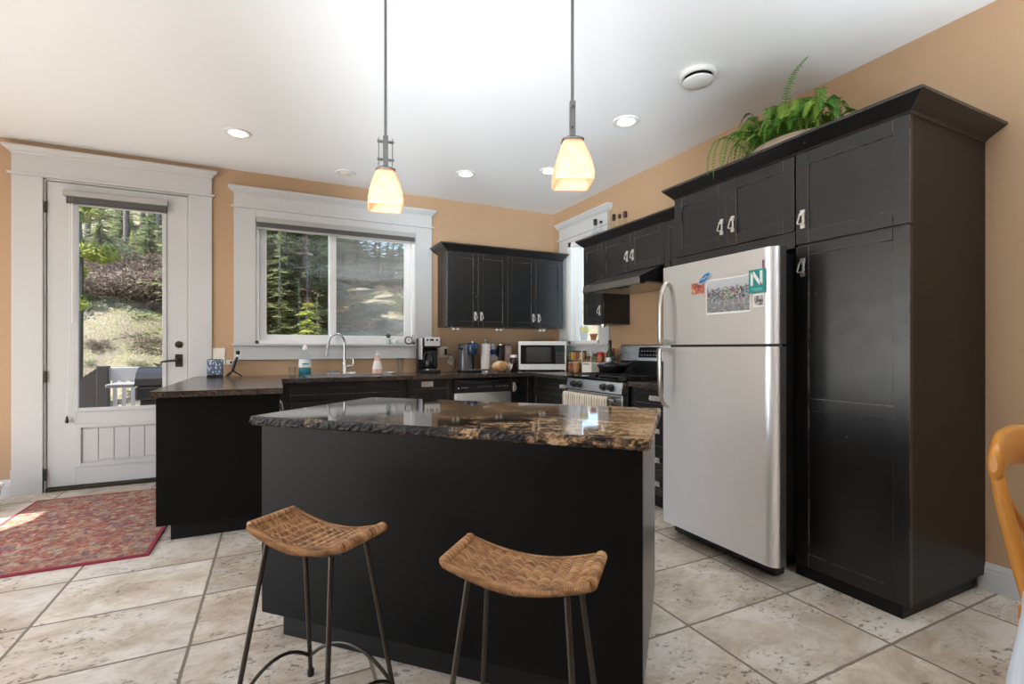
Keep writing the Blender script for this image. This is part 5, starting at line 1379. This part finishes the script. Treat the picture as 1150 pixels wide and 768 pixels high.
# ---- spice rack by the side window
t=thing('spice_rack','two tier wire spice rack right of the microwave','rack',(2.86,4.28,Z))
b=MB()
for z in (Z+.012,Z+.140):
    b.box(2.80,2.90,4.13,4.45,z-.004,z)
    b.tube([(2.795,4.13,z+.035),(2.795,4.45,z+.035)],.002,5)
for y in (4.13,4.45):
    for x in (2.797,2.903): b.tube([(x,y,Z),(x,y,Z+.235)],.003,6)
b.build('wire_frame',M_chrome,t)
M_clearjar=glass('spice_jar_glass',(.95,.95,.93),1.4)
rs=random.Random(9)
sp_cols=[(.35,.09,.03),(.50,.30,.05),(.10,.12,.04),(.26,.12,.05),(.55,.42,.22),(.14,.07,.04)]
pos=('leftmost','second','third','fourth','fifth','rightmost'); cnames=('red','mustard','dark green','brown','tan','dark brown')
def jar(x,y,z,r,h,cm,label,grp,lidm=None,cat='jar'):
    t=thing('spice_jar',label,cat,(x,y,z),group=grp)
    MB().lathe([(r*.92,z),(r,z+.004),(r,z+h*.8),(r*.86,z+h*.86)],x,y,14).build('contents',cm,t)
    MB().lathe([(r*.9,z+h*.855),(r*.95,z+h*.87),(r*.95,z+h),(r*.85,z+h+.002)],x,y,14).build('lid',lidm or M_nickel,t)
for tier,zt in ((0,Z+.0125),(1,Z+.1405)):
    for k in range(6):
        ci=(k*5+tier*2)%6
        jar(2.845,4.425-.053*k,zt,.021,.095 if tier==0 else .085,P('spice_'+cnames[ci].replace(' ','_'),sp_cols[ci],.25),
            f'{cnames[ci]} spice jar, {pos[k]} on the {"lower" if tier==0 else "upper"} rack tier','jars in the spice rack',M_black if tier else M_nickel)
jar(2.765,4.18,Z,.036,.115,P('orange_brown_contents',(.42,.19,.06),.3),'orange brown jar with tan lid in front of the spice rack','counter jars',P('tan_lid',(.5,.3,.16),.4))
t=thing('white_canister','square white canister with dark lettered band beside the range','canister',(2.78,3.95,Z))
MB().box(2.73,2.83,3.88,4.045,Z,Z+.115).build('canister_body',M_cream,t,bevel=.012); MB().box(2.728,2.8315,3.878,4.047,Z+.115,Z+.128).build('lid',M_clear,t,bevel=.004)
b=MB(); b.box(2.7285,2.7305,3.91,4.01,Z+.094,Z+.103); b.build('label_band',M_black,t)
for x,y,h,r,c1,c2,lab in ((2.93,4.08,.20,.032,(.09,.11,.05),(.02,.03,.03),'green bottle with dark cap behind the white canister'),
                       (2.93,4.00,.215,.036,(.45,.14,.07),(.55,.03,.025),'jar with a bright red lid behind the white canister'),
                       (2.95,3.92,.205,.030,(.25,.18,.09),(.5,.04,.03),'shorter jar with red lid next to the olive oil'),
                       (2.97,3.86,.25,.024,(.30,.05,.03),(.40,.03,.03),'thin red capped bottle standing at the wall'),
                       (2.90,3.84,.16,.034,(.45,.25,.12),(.3,.2,.12),'tan jar beside the olive oil bottle')):
    jar(x,y,Z,r,h,P('jar_colour',c1,.25),lab,'jars beside the range',P('jar_lid',c2,.35))
x,y=2.86,3.755
t=thing('olive_oil_bottle','dark green olive oil bottle with white and yellow label','bottle',(x,y,Z))
MB().lathe([(.034,Z),(.037,Z+.005),(.037,Z+.19),(.030,Z+.215),(.015,Z+.245),(.014,Z+.285)],x,y,18).build('bottle_body',P('dark_green_glass',(.02,.045,.012),.1),t)
MB().lathe([(.0378,Z+.07),(.0378,Z+.165)],x,y,18,cap=False).build('white_label',M_white,t); MB().lathe([(.0380,Z+.02),(.0380,Z+.075)],x,y,18,cap=False).build('yellow_label',P('yellow_label',(.55,.45,.05),.4),t)
MB().lathe([(.017,Z+.282),(.017,Z+.325),(.012,Z+.328)],x,y,14).build('cap',M_black,t)
# side window ledge
zs=1.2355
zs=RZ0+.0355
x,y=3.075,4.50
t=thing('clear_spray_bottle','clear bottle with pale yellow label on the side window ledge','bottle',(x,y,zs))
MB().lathe([(.032,zs),(.034,zs+.005),(.042,zs+.09),(.046,zs+.12),(.044,zs+.15),(.03,zs+.165)],x,y,18).build('bottle_body',P('milky_plastic',(.72,.75,.76),.2),t); MB().lathe([(.0455,zs+.09),(.0485,zs+.12),(.047,zs+.145)],x,y,18,cap=False).build('yellow_band',P('pale_yellow_band',(.80,.76,.30),.4),t)
x,y=3.08,4.33
t=thing('terracotta_pot','small terracotta pot on the side window ledge','pot',(x,y,zs)); MB().lathe([(.026,zs),(.036,zs+.05),(.041,zs+.05),(.043,zs+.07),(.037,zs+.07),(.032,zs+.052)],x,y,18).build('pot',P('terracotta',(.50,.19,.09),.7),t); MB().lathe([(.034,zs+.058),(.0,zs+.062)],x,y,16,cap=False).build('soil',P('soil',(.03,.02,.015),.9),t)
x,y=3.08,4.21
tag(MB().lathe([(.014,zs),(.016,zs+.004),(.015,zs+.04),(.006,zs+.05),(.006,zs+.06)],x,y,12).build('small_vial',P('brown_vial',(.2,.11,.05),.2)),'tiny brown vial right of the terracotta pot on the ledge','bottle')
# wok on the back burner
x,y,z=2.72,3.53,.9285
t=thing('wok_pan','black pan with a handle on the left back burner','pan',(x,y,z))
MB().lathe([(.085,z),(.10,z+.004),(.135,z+.055),(.142,z+.075),(.138,z+.075),(.13,z+.056),(.09,z+.008),(.0,z+.007)],x,y,28).build('pan_body',M_black,t)
MB().tube([(x+.02,y-.13,z+.065),(x+.0,y-.22,z+.085),(x-.02,y-.31,z+.10)],[.010,.012,.013],8).build('handle',M_black,t)
MB().lathe([(.136,z+.0755),(.12,z+.085),(.05,z+.10),(.012,z+.102),(.012,z+.118),(.022,z+.122),(.018,z+.132),(.002,z+.133)],x,y,28).build('lid',P('dark_glass_lid',(.03,.035,.045),.12),t)
